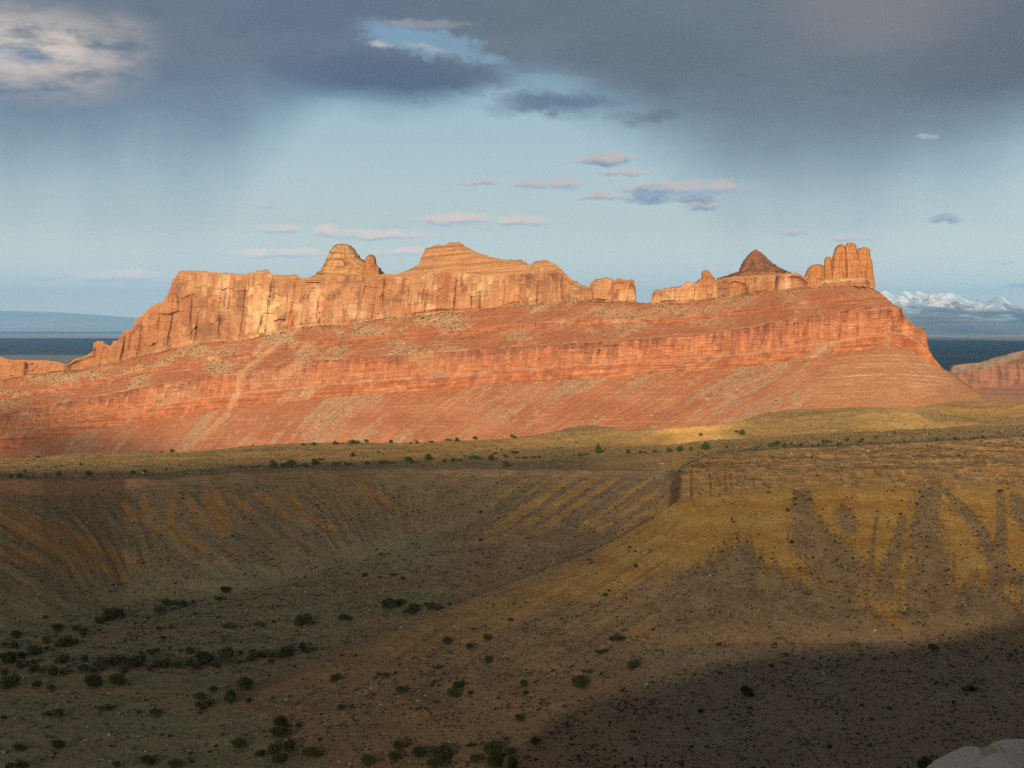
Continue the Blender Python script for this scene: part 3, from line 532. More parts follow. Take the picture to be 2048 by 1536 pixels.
def build_towers():
    tow('rock_butte', [(566, 610, 800), (549, 636, 768), (541, 647, 762), (536, 649, 759), (528, 651, 740), (517, 655, 721), (508, 659, 716), (505, 660, 712), (498, 666, 709), (491, 669.5, 702), (488.5, 674, 694)], 25, depth=.7, label='tan sandstone butte with a flat cap, beside the small knob on the left mesa', seed=3, cols=TAN, nz=90, ledge=.09)
    tow('rock_pinnacle', [(556, 722, 764), (541, 727, 760), (528, 730, 753), (523, 732, 752), (515, 732, 751), (511, 736, 748), (509.5, 739, 744)], 22, label='small dark rock knob standing just right of the flat-capped tan butte', seed=4, cols=ORG)
    tow('rock_spire', [(578, 1384, 1440), (563, 1394, 1432), (556, 1403, 1428), (552, 1404, 1424), (547, 1403.5, 1420), (543, 1405, 1419), (540.5, 1409, 1415)], 10, label='little pointed spire on the ridge between the notch and the dark peak', seed=5, cols=ORG, ledge=.12)
    tow('rock_peak', [(575, 1425, 1640), (556, 1442, 1600), (549, 1462, 1580), (543, 1478, 1571), (538, 1481, 1559), (530, 1484, 1549), (522, 1488, 1539), (513, 1494, 1531), (506, 1500, 1523), (501, 1507, 1515), (499, 1510, 1513)], 20, depth=.8, label='dark brown pyramid peak rising behind the right ridge of the mesa', seed=6, cols=DRK, nz=90, ledge=.07, sq=2.3)
    tow('rock_block', [(580, 1604, 1640), (566, 1607, 1652), (553, 1609, 1654), (545, 1612, 1654), (537, 1616, 1649), (532, 1621, 1648), (529.5, 1627, 1642)], 6, label='low rounded orange rock block left of the tower cluster', seed=7, cols=ORG)
    T = 'tall orange sandstone tower'
    g_ = 'towers of the cluster at the right end of the mesa'
    tow('rock_tower', [(585, 1646, 1666), (561, 1648.5, 1663.5), (540, 1649, 1663), (520, 1649.5, 1662), (514, 1652, 1661)], 0, label='narrow short sandstone tower, leftmost of the right-hand tower cluster', seed=11, cols=ORG, group=g_, flute=.06, ledge=.03, sq=3.6)
    tow('rock_tower', [(580, 1659, 1697), (557, 1661.5, 1694.5), (536, 1663, 1694), (515, 1665.5, 1693), (505, 1668, 1692), (497, 1671, 1690.5), (491, 1675, 1687), (488.5, 1679, 1684)], 1, label='broad bullet-shaped sandstone tower, second from left in the tower cluster', seed=12, cols=ORG, group=g_, flute=.05, ledge=.03, sq=3.2)
    tow('rock_tower', [(578, 1692, 1722), (555, 1693.5, 1719), (530, 1692, 1718), (508, 1690.5, 1715), (495, 1690, 1711.5), (489, 1691.5, 1710), (486, 1695, 1706)], 3, label='highest sandstone tower with a rounded pale top in the tower cluster', seed=13, cols=ORG, group=g_, flute=.06, ledge=.03, sq=3.4)
    tow('rock_tower', [(580, 1708, 1746), (556, 1711, 1744), (530, 1713, 1741), (515, 1714, 1739), (510, 1713.5, 1738), (500, 1714, 1738), (497, 1718, 1736), (495.5, 1722, 1732)], 8, label='flat-topped sandstone tower right of the highest tower in the cluster', seed=14, cols=ORG, group=g_, flute=.07, ledge=.07, sq=3.4)
    tow('rock_tower', [(590, 1728, 1752), (578, 1729, 1749.5), (553, 1731, 1746.5), (530, 1733, 1745), (520, 1734.5, 1743.5), (516, 1737, 1741)], 6, label='slim shoulder tower on the outer right edge of the tower cluster', seed=15, cols=ORG, group=g_, flute=.06, ledge=.05)
build_towers()

# ---------------------------------------------------------------- the second mesa, farther off at the right edge
def build_far_mesa():
    u = np.concatenate([np.arange(1830, 2300, 1.5), np.arange(2300, 3600, 8.0)])
    S = ip(u, [(1830, 800), (1880, 770), (1898, 745), (1903, 734), (1909, 730), (1963, 724.5), (1990, 714.7), (2029, 705), (2048, 701), (2150, 690), (2420, 684)]) + 1.5 * fbm(u / 9, u * 0, 5, 3)
    Y0 = ip(u, [(1830, 3150), (1900, 3050), (2420, 2700)])
    v0 = np.maximum(830, S + 4) + 0 * u; vt = np.maximum(ip(u, [(1830, 790), (2048, 768), (2420, 760)]) + 3 * fbm(u / 30, u * 0, 8, 3), S + 3); vc = np.maximum(S + 15, S); vc = np.minimum(vc, vt - .5)
    cur = [(Y0, zat(v0, Y0))]; Yc = Y0
    for a, b, s in ((v0, vt, .6), (vt, vc, 4.0), (vc, S, .8)):
        Yn = np.maximum(nextY(Yc, a, b, s), Yc + .2); cur.append((Yn, zat(b, Yn))); Yc = Yn
    z = cur[-1][1]; cur += [(Yc + 300, z - 10), (Yc + 700, z * 0 - 245)]
    Y, Z, sg, t = segs_to_rows(cur, [50, 60, 16, 3, 4]); X = (u - UC) / F * Y; s_ = sg[:, None] + 0 * Y; tt = t[:, None] + 0 * Y
    e = np.sin(np.pi * tt) ** .5
    Y = Y - e * ((s_ == 1) * (16 * fbm(X / 60, Z / 200, 3, 4) + 5 * ridg(X / 16, Z / 90, 4)) + (s_ == 0) * 8 * fbm((X + Z * .8) / 40, Z / 160, 6, 4)) * (s_ < 3)
    c = lerp(np.array([0.34, 0.155, 0.090]), (0.22, 0.10, 0.068), ss(fbm(X / 14, Z / 30, 9, 4) + .5 * fbm(X / 90, Z / 5, 13, 4), -.15, .35))
    c = np.where((s_ == 0)[..., None], lerp(np.array([0.36, 0.170, 0.10]), (0.26, 0.125, 0.08), ss(fbm(X / 200, Z / 4, 10, 4), -.1, .35)), c)
    c = np.where((s_ >= 2)[..., None], lerp(np.array([0.38, 0.25, 0.165]), (0.27, 0.165, 0.105), ss(fbm(X / 20, Y / 20, 11, 3), -.1, .3)), c)
    c = c * (1 + .35 * (RNG.random(Y.shape) - .5))[..., None]
    tag(mesh_from('far_mesa', np.stack([X, Y, Z], -1), grid_faces(*X.shape), M_rock, c), kind='structure')
build_far_mesa()
# ---------------------------------------------------------------- the near canyon: valley floor, amphitheatre, right spur with its cap rock, bench
FC = [-260, 0, 85, 250, 500, 750, 900, 1000, 1200, 1342, 1357, 1420, 1500, 1750, 2048, 2320]
def fc(*vals): return list(zip(FC, vals))
def build_canyon():
    u = np.concatenate([np.arange(-1100, -250, 8.0), np.arange(-250, 2310, 1.7), np.arange(2310, 3300, 8.0)])
    sm = lambda a, s=7: gsm(a, s)
    zY = lambda v, z: -z * F / (v - VH)
    #            -260   0     85    250   500   750   900   1000  1200  1342  1357  1420  1500  1750  2048  2320
    v0 = u * 0 + 1660; Y0 = zY(v0, sm(ip(u, fc(-131, -131, -131, -131, -133, -138, -142, -144, -147, -149, -149, -149, -149, -149, -149, -149)), 20))
    v1 = sm(ip(u, fc(1452, 1452, 1452, 1452, 1445, 1405, 1380, 1362, 1322, 1292, 1290, 1288, 1286, 1284, 1288, 1290)))
    z1 = sm(ip(u, fc(-131, -131, -131, -131, -130.3, -129, -128, -127, -123.5, -120, -119.8, -119.5, -119, -118.5, -118, -118)))
    v2 = sm(ip(u, fc(1382, 1382, 1382, 1384, 1394, 1272, 1212, 1172, 1094, 1012, 1000, 986, 979, 973, 969, 967)), 4)
    z2 = sm(ip(u, fc(-131, -131, -131, -131, -129, -124, -118.5, -112, -96, -79, -76, -73, -72, -70.5, -69, -69)), 4)
    v3 = sm(ip(u, fc(1340, 1340, 1340, 1340, 1362, 1274, 1216, 1176, 1098, 1016, 946, 945, 944, 941, 932, 925)), 4)
    Y3 = ip(u, [(-260, 538), (250, 538), (500, 531), (750, 612), (900, 655), (1000, 690), (1200, 716), (1340, 722)])
    Y2 = zY(v2, z2)
    rt = u > 1350
    Y3 = np.where(rt, Y2 + 6.5, Y3)
    v4 = sm(ip(u, fc(1300, 1262, 1240, 1206, 1186, 1112, 1062, 1026, 1000, 985, 937, 910, 901, 889, 873, 866)), 4)
    Y4 = ip(u, [(-260, 560), (0, 598), (85, 620), (250, 671), (500, 690), (750, 732), (900, 752), (1000, 760), (1200, 761), (1340, 735)])
    Y4 = np.where(rt, nextY(Y3, v3, v4, .55), Y4)
    v5 = ip(u, [(-260, 962), (0, 982), (85, 992), (200, 986), (300, 973), (500, 966), (750, 961), (900, 956), (1000, 954), (1342, 956)])
    s5 = ip(u, [(-260, .5), (500, .55), (750, .5), (1000, .42), (1200, .40), (1342, .36)])
    v5 = np.where(rt, v4 + 1.2, sm(v5, 5)); Y5 = np.where(rt, Y4 + 30, nextY(Y4, v4, np.where(rt, v4 - 20, v5), s5))
    v6 = ip(u, [(-260, 950), (0, 957), (200, 957), (330, 957), (400, 949), (480, 941), (620, 938), (750, 936), (1000, 937), (1200, 939), (1342, 938)])
    v6 = np.where(rt, v4 - 4, sm(v6 + 5 * fbm(u / 60, u * 0, 91, 4), 3)); Y6 = np.where(rt, Y4 + 80, nextY(Y5, v5, v6, ip(u, [(-260, 1.1), (300, 1.0), (480, .55), (1342, .45)])))
    B = gsm(ip(u, MB), 9)
    v7 = np.minimum(sm(ip(u, [(-260, 936), (300, 932), (700, 916), (1000, 902), (1200, 892), (1342, 888), (1357, 884), (1500, 876), (1750, 862), (2048, 846), (2320, 846)])), v6 - 3)
    z6 = zat(v6, Y6); z7 = ip(u, [(-260, -88), (300, -87), (700, -84), (1000, -81), (1342, -76), (1500, -72), (1750, -68.5), (2320, -64)])
    Y7 = np.maximum(zY(v7, z7), Y6 + 15)
    v8 = B; z8 = ip(u, [(-260, -93), (300, -90), (700, -83), (1000, -77), (1342, -67), (1750, -56.5), (2320, -54)]); Y8 = np.maximum(zY(v8, z8), Y7 + 15)
    Y1 = zY(v1, z1); Y2b = Y2
    cur = [(Y0, zat(v0, Y0)), (Y1, zat(v1, Y1)), (Y2, zat(v2, Y2)), (Y3, zat(v3, Y3)), (Y4, zat(v4, Y4)), (Y5, zat(v5, Y5)), (Y6, zat(v6, Y6)), (Y7, zat(v7, Y7)), (Y8, zat(v8, Y8)),
           (Y8 + 60, zat(v8, Y8) - 22), (Y8 + 330, np.full_like(u, -246))]
    cur = [(sm(a, 3), sm(b, 3)) for a, b in cur]
    cnt = [120, 210, 34, 80, 110, 30, 40, 44, 8, 10]
    Y, Z, sg, t = segs_to_rows(cur, cnt)
    Ys, Zs = gsm(Y, 2.5), gsm(Z, 2.5); wl = ss(1330 - u, 0, 30)[None, :]
    Y = Y * (1 - wl) + Ys * wl; Z = Z * (1 - wl) + Zs * wl
    # run the floor back under the camera's hill
    yn = np.array([60.0, 200.0]); Y = np.concatenate([np.broadcast_to(yn[:, None], (2, len(u))), Y]); Z = np.concatenate([np.full((2, len(u)), -132.0), Z])
    sg = np.concatenate([[0, 0], sg]); t = np.concatenate([[0, 0], t])
    X = (u - UC) / F * Y; X[:2] = (u - UC) / F * 380
    U = np.broadcast_to(u, Y.shape); V = VH - Z / Y * F
    S = sg[:, None] + np.zeros_like(Y); Tt = t[:, None] + np.zeros_like(Y); right = U > 1350
    vis = (np.arange(len(sg)) >= 2)[:, None]
    N = lambda s, sd, o=4, sx=1.0, sy=1.0: fbm(X / (s * sx), Y / (s * sy), sd, o)
    def strokes(items, sd, edge=0.9, grain=9):
        m = np.zeros(Y.shape); w_ = edge * (.45 * fbm(U / grain, V / (grain * 3), sd, 4) + .7 * fbm(U / 7, V / 70, sd + 2, 3)) + .35 * pn(U / 3.1, V / 5, sd + 5) + .5 * (RNG.random(Y.shape) - .5)
        for pts in items:
            best = np.full(Y.shape, 9.0)
            for a, b in zip(pts[:-1], pts[1:]):
                d0, d1 = b[0] - a[0], b[1] - a[1]; L = d0 * d0 + d1 * d1
                q = np.clip(((U - a[0]) * d0 + (V - a[1]) * d1) / L, 0, 1); wd = a[2] + (b[2] - a[2]) * q
                best = np.minimum(best, np.hypot(U - a[0] - q * d0, V - a[1] - q * d1) / wd)
            m = np.maximum(m, ss(1.25 - best + w_, -0.25, 0.75))
        return m
    slopeR = right & (S == 1); flank = (~right) & (S == 1) & (U > 520)
    # --- colours
    soil = lerp(np.array([0.335, 0.240, 0.155]), (0.270, 0.200, 0.132), ss(N(26, 3, 5), -.2, .35))
    soil = lerp(soil, (0.37, 0.25, 0.145), ss(N(14, 5, 4, 2.2, .7), .12, .4) * .7)
    olive = lerp(np.array([0.228, 0.228, 0.155]), (0.275, 0.258, 0.175), ss(N(30, 7, 4, 3.5, .5), -.2, .3))
    olive = lerp(olive, (0.30, 0.245, 0.175), ss(N(22, 9, 4, 3.0, .35), .1, .38) * .8)
    grey = lerp(np.array([0.290, 0.218, 0.152]), (0.225, 0.172, 0.122), ss(N(9, 11, 4), -.3, .3)); grey = lerp(grey, (0.37, 0.29, 0.225), ss(pn(X / 1.6, Y / 2.2, 12), .3, .6) * .5)
    yel = lerp(np.array([0.405, 0.262, 0.090]), (0.465, 0.312, 0.120), ss(N(40, 13, 3) + .4 * np.sin(Z * 0.9 + 2 * N(60, 14, 2)), -.4, .5))
    yel = lerp(yel, (0.37, 0.195, 0.060), ss(np.sin(Z * 0.55 + 1.5 * N(50, 15, 2)), .55, .95) * .55); yel = lerp(yel, (0.34, 0.25, 0.14), ss(N(8, 16, 4), .1, .45) * .5)
    pink = np.array([0.285, 0.195, 0.145])
    c = np.zeros(Y.shape + (3,)) + soil
    # floor: grey-green flats at the left, brown soil to the right
    eastness = ss(U - ip(V, [(1150, 960), (1200, 900), (1250, 800), (1300, 650), (1340, 570), (1400, 520), (1460, 560), (1540, 640)]) + 90 * fbm(U / 60, V / 30, 17, 4), -70, 70)
    fl = lerp(olive, soil, eastness)
    fl = lerp(fl, lerp(np.array([0.27, 0.175, 0.125]), (0.21, .15, .11), ss(N(12, 18, 3), -.3, .3)), strokes([[(470, 1395, 26), (600, 1372, 30), (720, 1330, 30), (850, 1270, 24)]], 19, 1.0, 20) * .8)
    fl = lerp(fl, soil, strokes([[(-50, 1328, 12), (200, 1345, 9), (420, 1332, 9), (560, 1312, 7)], [(150, 1280, 6), (430, 1257, 5), (640, 1248, 6), (800, 1240, 7)], [(-100, 1372, 8), (180, 1378, 8), (330, 1388, 6)], [(280, 1400, 10), (420, 1420, 12), (560, 1402, 8)]], 20, 1.1, 24) * .75)
    c = np.where((S <= 3)[..., None] & (~right)[..., None], fl, c)
    terr = strokes([[(705, 1178, 16), (800, 1160, 15), (930, 1152, 12), (1010, 1146, 8)]], 21, .8, 22); c = lerp(c, lerp(pink, grey, .25), terr * .75)
    # right slope: yellow marl under grey-brown debris trains
    lowb = ip(u, [(1350, 1150), (1450, 1105), (1500, 1085), (1540, 1140), (1620, 1175), (1700, 1195), (1760, 1235), (1800, 1238), (1860, 1210), (1900, 1195), (1945, 1165), (2010, 1200), (2320, 1230)])
    debr = ss(V - lowb + 26 * fbm(U / 34, V / 90, 23, 4) + 34 * fbm(U / 9, V / 130, 24, 3) + 8 * pn(U / 3, V / 4, 22), -22, 22)
    tr = strokes([[(1604, 985, 15), (1608, 1036, 24), (1622, 1089, 38), (1665, 1130, 44), (1690, 1170, 50)], [(1858, 966, 24), (1852, 1036, 26), (1852, 1090, 34), (1862, 1140, 40), (1850, 1200, 50)], [(1803, 1040, 6), (1797, 1080, 10), (1784, 1130, 17), (1770, 1185, 26)],
                  [(1999, 985, 5), (2004, 1058, 9), (1998, 1130, 12), (1990, 1190, 18)], [(1890, 985, 8), (1951, 1054, 11), (1986, 1120, 13), (2042, 1180, 16)], [(1690, 1030, 14), (1700, 1062, 14)], [(2080, 985, 20), (2095, 1100, 30), (2100, 1200, 40)], [(1753, 1040, 3), (1745, 1100, 4), (1742, 1150, 5)], [(2030, 1000, 14), (2048, 1040, 16)]], 25, .95, 10)
    ch = strokes([[(1725, 1120, 30), (1728, 1170, 26), (1745, 1205, 20), (1775, 1232, 14), (1815, 1262, 8)], [(1850, 1130, 10), (1862, 1180, 10), (1868, 1200, 6)]], 26, .7, 14)
    debr = np.maximum(debr * (1 - .8 * ch), tr * .9); debr = np.clip(debr + .45 * ss(pn(U / 2.6, V / 2.6, 28) + .6 * fbm(U / 40, V / 30, 30, 3), .35, .7), 0, 1)
    rs = lerp(yel, lerp(grey * .92, yel, .04), debr)
    rs = lerp(rs, soil, ss(V + 25 * fbm(U / 40, V / 20, 34, 3), 1225, 1300) * .8); rs = lerp(rs, (0.33, 0.19, 0.09), strokes([[(1330, 1294, 5), (1500, 1287, 5), (1640, 1283, 4)]], 27, 1.1, 16) * .6)
    lowR = lerp(lerp(soil, (0.245, 0.212, 0.178), .65), olive, ss(N(30, 28, 3), .0, .45) * .4)  # soil greyed to paint in the cool tone of the hill's shadow
    c = lerp(c, lowR, (S == 0) * ss(U + 40 * fbm(V / 30, U / 60, 35, 3), 1150, 1400))
    gk0 = lerp(grey, (0.24, 0.188, 0.130), ss(N(24, 55, 3), -.2, .3))
    # left flank of the spur: ochre with diagonal bush lines
    dg = U + 1.55 * (V - 1000); band = fbm(dg / 70, V / 400, 29, 4)
    yz = ss(Tt + .35 * band + .12 * N(16, 30, 3), .42, .62)
    fk = lerp(soil, yel, yz * ip(u, [(520, 0), (800, .35), (1000, .6), (1200, .85), (1350, 1)]) * (1 - .75 * ss(Tt + .12 * N(14, 77, 3), .80, 1.0) * ss(1290 - U, 0, 260)))
    fk = lerp(fk, gk0, ss(Tt + .15 * N(14, 78, 3), .82, 1.0) * ss(1290 - U, 0, 200) * .6)
    fk = lerp(fk, grey, ss(fbm(dg / 26, V / 300, 31, 4) + .3 * fbm(U / 9, V / 9, 32, 3), .16, .34) * ss(1 - Tt, .1, .3) * .75)
    fk = lerp(fk, (0.34, 0.19, 0.105), ss(fbm(dg / 90, V / 200, 33, 3), .05, .3) * ss(Tt, .7, .95) * .5)
    bl = ss(U + 30 * fbm(V / 25, U / 25, 36, 3), 1270, 1400)
    c = np.where((flank | slopeR)[..., None], lerp(fk, rs, bl), c)
    gk = lerp(grey, (0.225, 0.178, 0.128), ss(N(24, 55, 3), -.2, .3)); c = lerp(c, gk, (np.isin(S, [2, 3]) & ~right) * ss(U + 50 * fbm(U / 40, V / 20, 56, 3) + 1.2 * (1100 - V), 830, 960) * (1 - .8 * terr))
    # amphitheatre and head of the valley
    kq = ip(U, [(-250, 1.9), (120, 1.8), (300, .55), (450, .95), (650, 1.25), (800, .3), (950, -1.0), (1100, -1.45)]); qa = U - kq * (V - 960)
    fl4 = lerp(lerp(np.array([0.255, 0.205, 0.142]), (0.205, 0.175, 0.122), ss(N(30, 35, 4), -.2, .3)), (0.205, 0.165, 0.125), ss(pn(X / 2.2, Y / 3, 36), .25, .6) * .5)
    fl4 = lerp(fl4, (0.26, 0.175, 0.10), ss(fbm(qa / 30, V / 260, 40, 4), .12, .4) * ss(Tt, .25, .7) * .55); fl4 = lerp(fl4, fl, ss(.26 - Tt + .3 * N(40, 37, 4), -.12, .3) * ss(1000 - U, 0, 200))
    left_y = strokes([[(246, 1010, 6), (280, 1036, 7), (312, 1056, 6)], [(282, 996, 6), (296, 1030, 7), (305, 1054, 5)], [(347, 996, 11), (336, 1050, 10), (365, 1078, 9), (415, 1102, 5)], [(374, 1000, 8), (405, 1050, 9)], [(425, 1000, 22), (440, 1035, 20), (450, 1062, 12)], [(457, 992, 7), (512, 1029, 6)], [(515, 992, 10), (575, 1042, 7)], [(580, 992, 8), (607, 1036, 8), (670, 1060, 5)], [(642, 983, 5), (680, 1025, 4)], [(449, 1097, 4), (475, 1110, 4)], [(720, 975, 8), (790, 1015, 5)], [(560, 985, 7), (590, 1015, 5)]], 38, 1.0, 12)
    spur_y = strokes([[(-80, 1000, 16), (0, 1032, 20), (88, 1084, 19), (185, 1130, 13), (246, 1156, 8)], [(20, 1020, 9), (145, 1080, 12), (266, 1126, 8)], [(-60, 1080, 14), (0, 1108, 11), (38, 1126, 8)], [(20, 1096, 8), (90, 1126, 7)], [(130, 1142, 7), (172, 1146, 6)]], 39, 1.0, 14)
    fl4 = lerp(fl4, (0.345, 0.205, 0.085), np.clip(np.maximum(left_y, spur_y) * .75 + .35 * ss(fbm(qa / 24, V / 300, 79, 4), .02, .3) * ss(Tt, .3, .7) * ss(1000 - U, 0, 200), 0, .85))
    q5 = U + 1.45 * (V - 960); st = fbm(q5 / 21, V / 300, 41, 3)
    hy = ss(st + .25 * fbm(U / 10, V / 10, 42, 3), -.06, .16) * ss(U + .75 * (V - 960), 985, 1060) * ss(1072 - V + 30 * fbm(U / 30, V / 30, 57, 3), -8, 24)
    fl4 = lerp(fl4, lerp(yel, grey, .25), hy * .85); fl4 = lerp(fl4, lerp(grey, (0.2, .15, .13), .5), (1 - hy) * ss(U, 1020, 1080) * .8)
    c = np.where(((S == 4) & ~right)[..., None], fl4, c)
    c = lerp(c, lerp(yel, grey, .25), ((S == 3) & ~right) * hy * .8)
    rim = lerp(np.array([0.17, 0.115, 0.080]), (0.23, 0.145, 0.09), ss(np.sin(Z * 2.2 + 2 * N(60, 43, 3)) + N(10, 44, 3), -.2, .7)); rim = lerp(rim, (0.33, 0.21, 0.14), ss(330 - U, -20, 60) * .8); rim = lerp(rim, fl4 * .85, ss(U, 330, 460) * (.55 + .45 * ss(N(14, 60, 3), -.2, .2)))
    rim = lerp(rim, gk, np.maximum(ss(N(20, 45, 3), -.1, .25) * .8, ss(U, 720, 900) * .85) * ss(U, 250, 380))
    c = np.where(((S == 5) & ~right)[..., None], rim, c)
    ben = lerp(np.array([0.305, 0.235, 0.145]), (0.235, 0.195, 0.13), ss(N(30, 46, 4, 2.5, 1), -.2, .3))
    moun = lerp(np.array([0.54, 0.375, 0.17]), (0.44, 0.32, 0.165), ss(N(60, 47, 4, 2, 1) + .2 * N(12, 48, 3), -.1, .3)); moun = lerp(moun, (0.50, 0.31, 0.12), ss(N(45, 49, 3, 2, 1), .1, .35) * .6)
    bb = lerp(ben, moun, ss((S - 6) + Tt + .25 * N(40, 50, 3), .35, .75))
    c = np.where((S >= 6)[..., None], bb, c)
    pl = lerp(lerp(np.array([0.26, .21, .13]), grey, .3), moun, ss((S - 5) + Tt, .6, 1.2))
    c = np.where((right & (S >= 5) & (S < 7))[..., None], lerp(pl, bb, ss(S + Tt, 6.2, 7.0)), c); c = np.where((right & (S == 4))[..., None], ben, c); c = lerp(c, lerp(pl, bb, ss(S + Tt, 6.2, 7.0)), ((S == 6) & ~right) * ss(U, 1080, 1345)); c = lerp(c, gk, ((S == 5) & ~right) * ss(U, 1150, 1300) * .8)
    # cap rock
    cb1, ce1 = blocks(X, Z * 1.0, 3.6, 1.5, 401); cb2, ce2 = blocks(X, Z, 7.0, 5.0, 403); cap = lerp(np.array([0.265, 0.185, 0.100]), (0.195, 0.142, 0.090), ss(.8 * fbm(X / 6, Z / 2.2, 51, 4) + .7 * cb1, -.3, .4)); cap = lerp(cap, (0.40, 0.25, 0.105), ss(fbm(X / 26, Z / 1.1, 52, 4, .6), .08, .35) * .55)
    cap = lerp(cap, (0.42, 0.32, 0.19), ss(fbm(X / 3.2, Z / .7, 53, 3), .22, .42) * .7); cap = lerp(cap, (0.30, 0.155, 0.065), ss(fbm(X / 14, Z / 1.3, 54, 3), .15, .35) * .65)
    cap = lerp(cap, grey, ss(N(7, 58, 4) + .5 * pn(X / 1.5, Z / 1.2, 59), -.05, .35) * (S == 3) * .5)
    c = np.where((((U > 1338) & np.isin(S, [2, 3])))[..., None], cap * (1 + .35 * cb1)[..., None], c)
    c = lerp(c, lerp(cap, yel, .45), (right & (S == 1)) * ss(Tt, .955, .975) * .8)
    c = c * np.array([1.12, 0.99, 0.78])
    c = c * (1 + .42 * (RNG.random(Y.shape) - .5))[..., None]; c = lerp(c, (0.46, 0.38, 0.29), (RNG.random(Y.shape) > .988) * (S <= 4) * np.where(slopeR, .2 + debr, .5) * .4)
    # --- relief
    dz = np.zeros_like(Y); dy = np.zeros_like(Y)
    soft = .35 * fbm(X / 4, Y / 4, 61, 3) + .9 * fbm(X / 17, Y / 17, 62, 3)
    dz += np.where(S <= 4, soft * .7, soft * .5)
    dz += np.where(slopeR, (debr * 1.1 + 1.3 * fbm(X / 16, V / 300, 63, 3) + .35 * (ridg(X / 6, V / 300, 64, 2) - .5)) * ss(U, 1350, 1430) * ss(Tt, .0, .15) * ss(1 - Tt, .01, .12), 0)
    dz += np.where(flank, 2.2 * fbm(dg / 60, V / 700, 65, 3) * ss(1350 - U, 0, 60) * ss(1 - Tt, .02, .3) * ss(Tt, 0, .2), 0)
    dz += np.where((S == 4) & ~right, (1.4 * fbm(qa / 46, V / 300, 66, 4) + .35 * ridg(qa / 17, V / 200, 67, 2) - .2 * np.maximum(left_y, spur_y)) * ss(Tt, 0, .3) * ss(1 - Tt, .02, .2), 0)
    dz += np.where(S >= 6, (3.2 * N(70, 68, 3, 1.6, 1) + .5 * N(12, 69, 3)) * ss(S + Tt, 6.1, 7) * ss(8.0 - S - Tt, 0, .25), 0)
    zs = Z * 0.62 + .5 * fbm(X / 40, Z / 8, 70, 2)
    fr = zs - np.floor(zs); led = 2.2 * fbm(X / 22, Z / 2.0, 76, 4) + 2.4 * cb1
    dy -= np.where(right & (S == 3), (led + 1.8 * fbm(X / 7, Z / 2.2, 71, 4)) * np.sin(np.pi * Tt) ** .5, 0)
    dy -= np.where(right & (S == 2), (1.4 * cb1 + 2.4 * cb2 + 2.2 * fbm(X / 9, Z / 14, 72, 4)) * np.sin(np.pi * np.clip(Tt, 0, 1)) ** .6, 0)
    for uc_, w_, a_, b_ in ((1384, 1.6, 940, 996), (1421, 1.1, 952, 982), (1453, 1.4, 944, 986), (1464, .9, 952, 988), (1508, .8, 958, 974)):
        dy += 3.0 * np.exp(-((U - uc_ - 2 * pn(V / 12, V * 0, int(uc_))) / w_) ** 2) * ss(V, a_ - 6, a_) * ss(b_ - V, -6, 4) * (np.isin(S, [1, 2, 3])) * right
    dy -= np.where((S == 5) & ~right, (1.6 * fbm(X / 12, Z / 5, 74, 4) + .9 * (fr - .5)) * np.sin(np.pi * Tt), 0)
    dz *= vis; dy *= vis
    Z2 = Z + dz; Y2_ = Y + dy
    P = np.stack([X, Y2_, Z2], -1)
    o = mesh_from('canyon_ground', P, grid_faces(*Y.shape), M_soil, c); tag(o, kind='structure')
    PV = VH - Z2 / Y2_ * F; PV[:2] = 5000
    return dict(u=u, P=P, PV=PV, S=S, T=Tt, right=right, debr=np.where(slopeR, debr, 1.0), yel=np.where(slopeR, 1 - debr, np.where(flank, yz * .8, np.maximum(left_y, spur_y) * ((S == 4) & ~right))))
CAN = build_canyon()
def ground_at(u, v):
    """First ground point seen in that direction, from the near side."""
    j = int(np.clip(np.searchsorted(CAN['u'], u), 0, len(CAN['u']) - 1)); col = CAN['PV'][:, j]
    k = np.nonzero(col <= v)[0]; i = int(k[0]) if len(k) else len(col) - 25
    return CAN['P'][i, j]

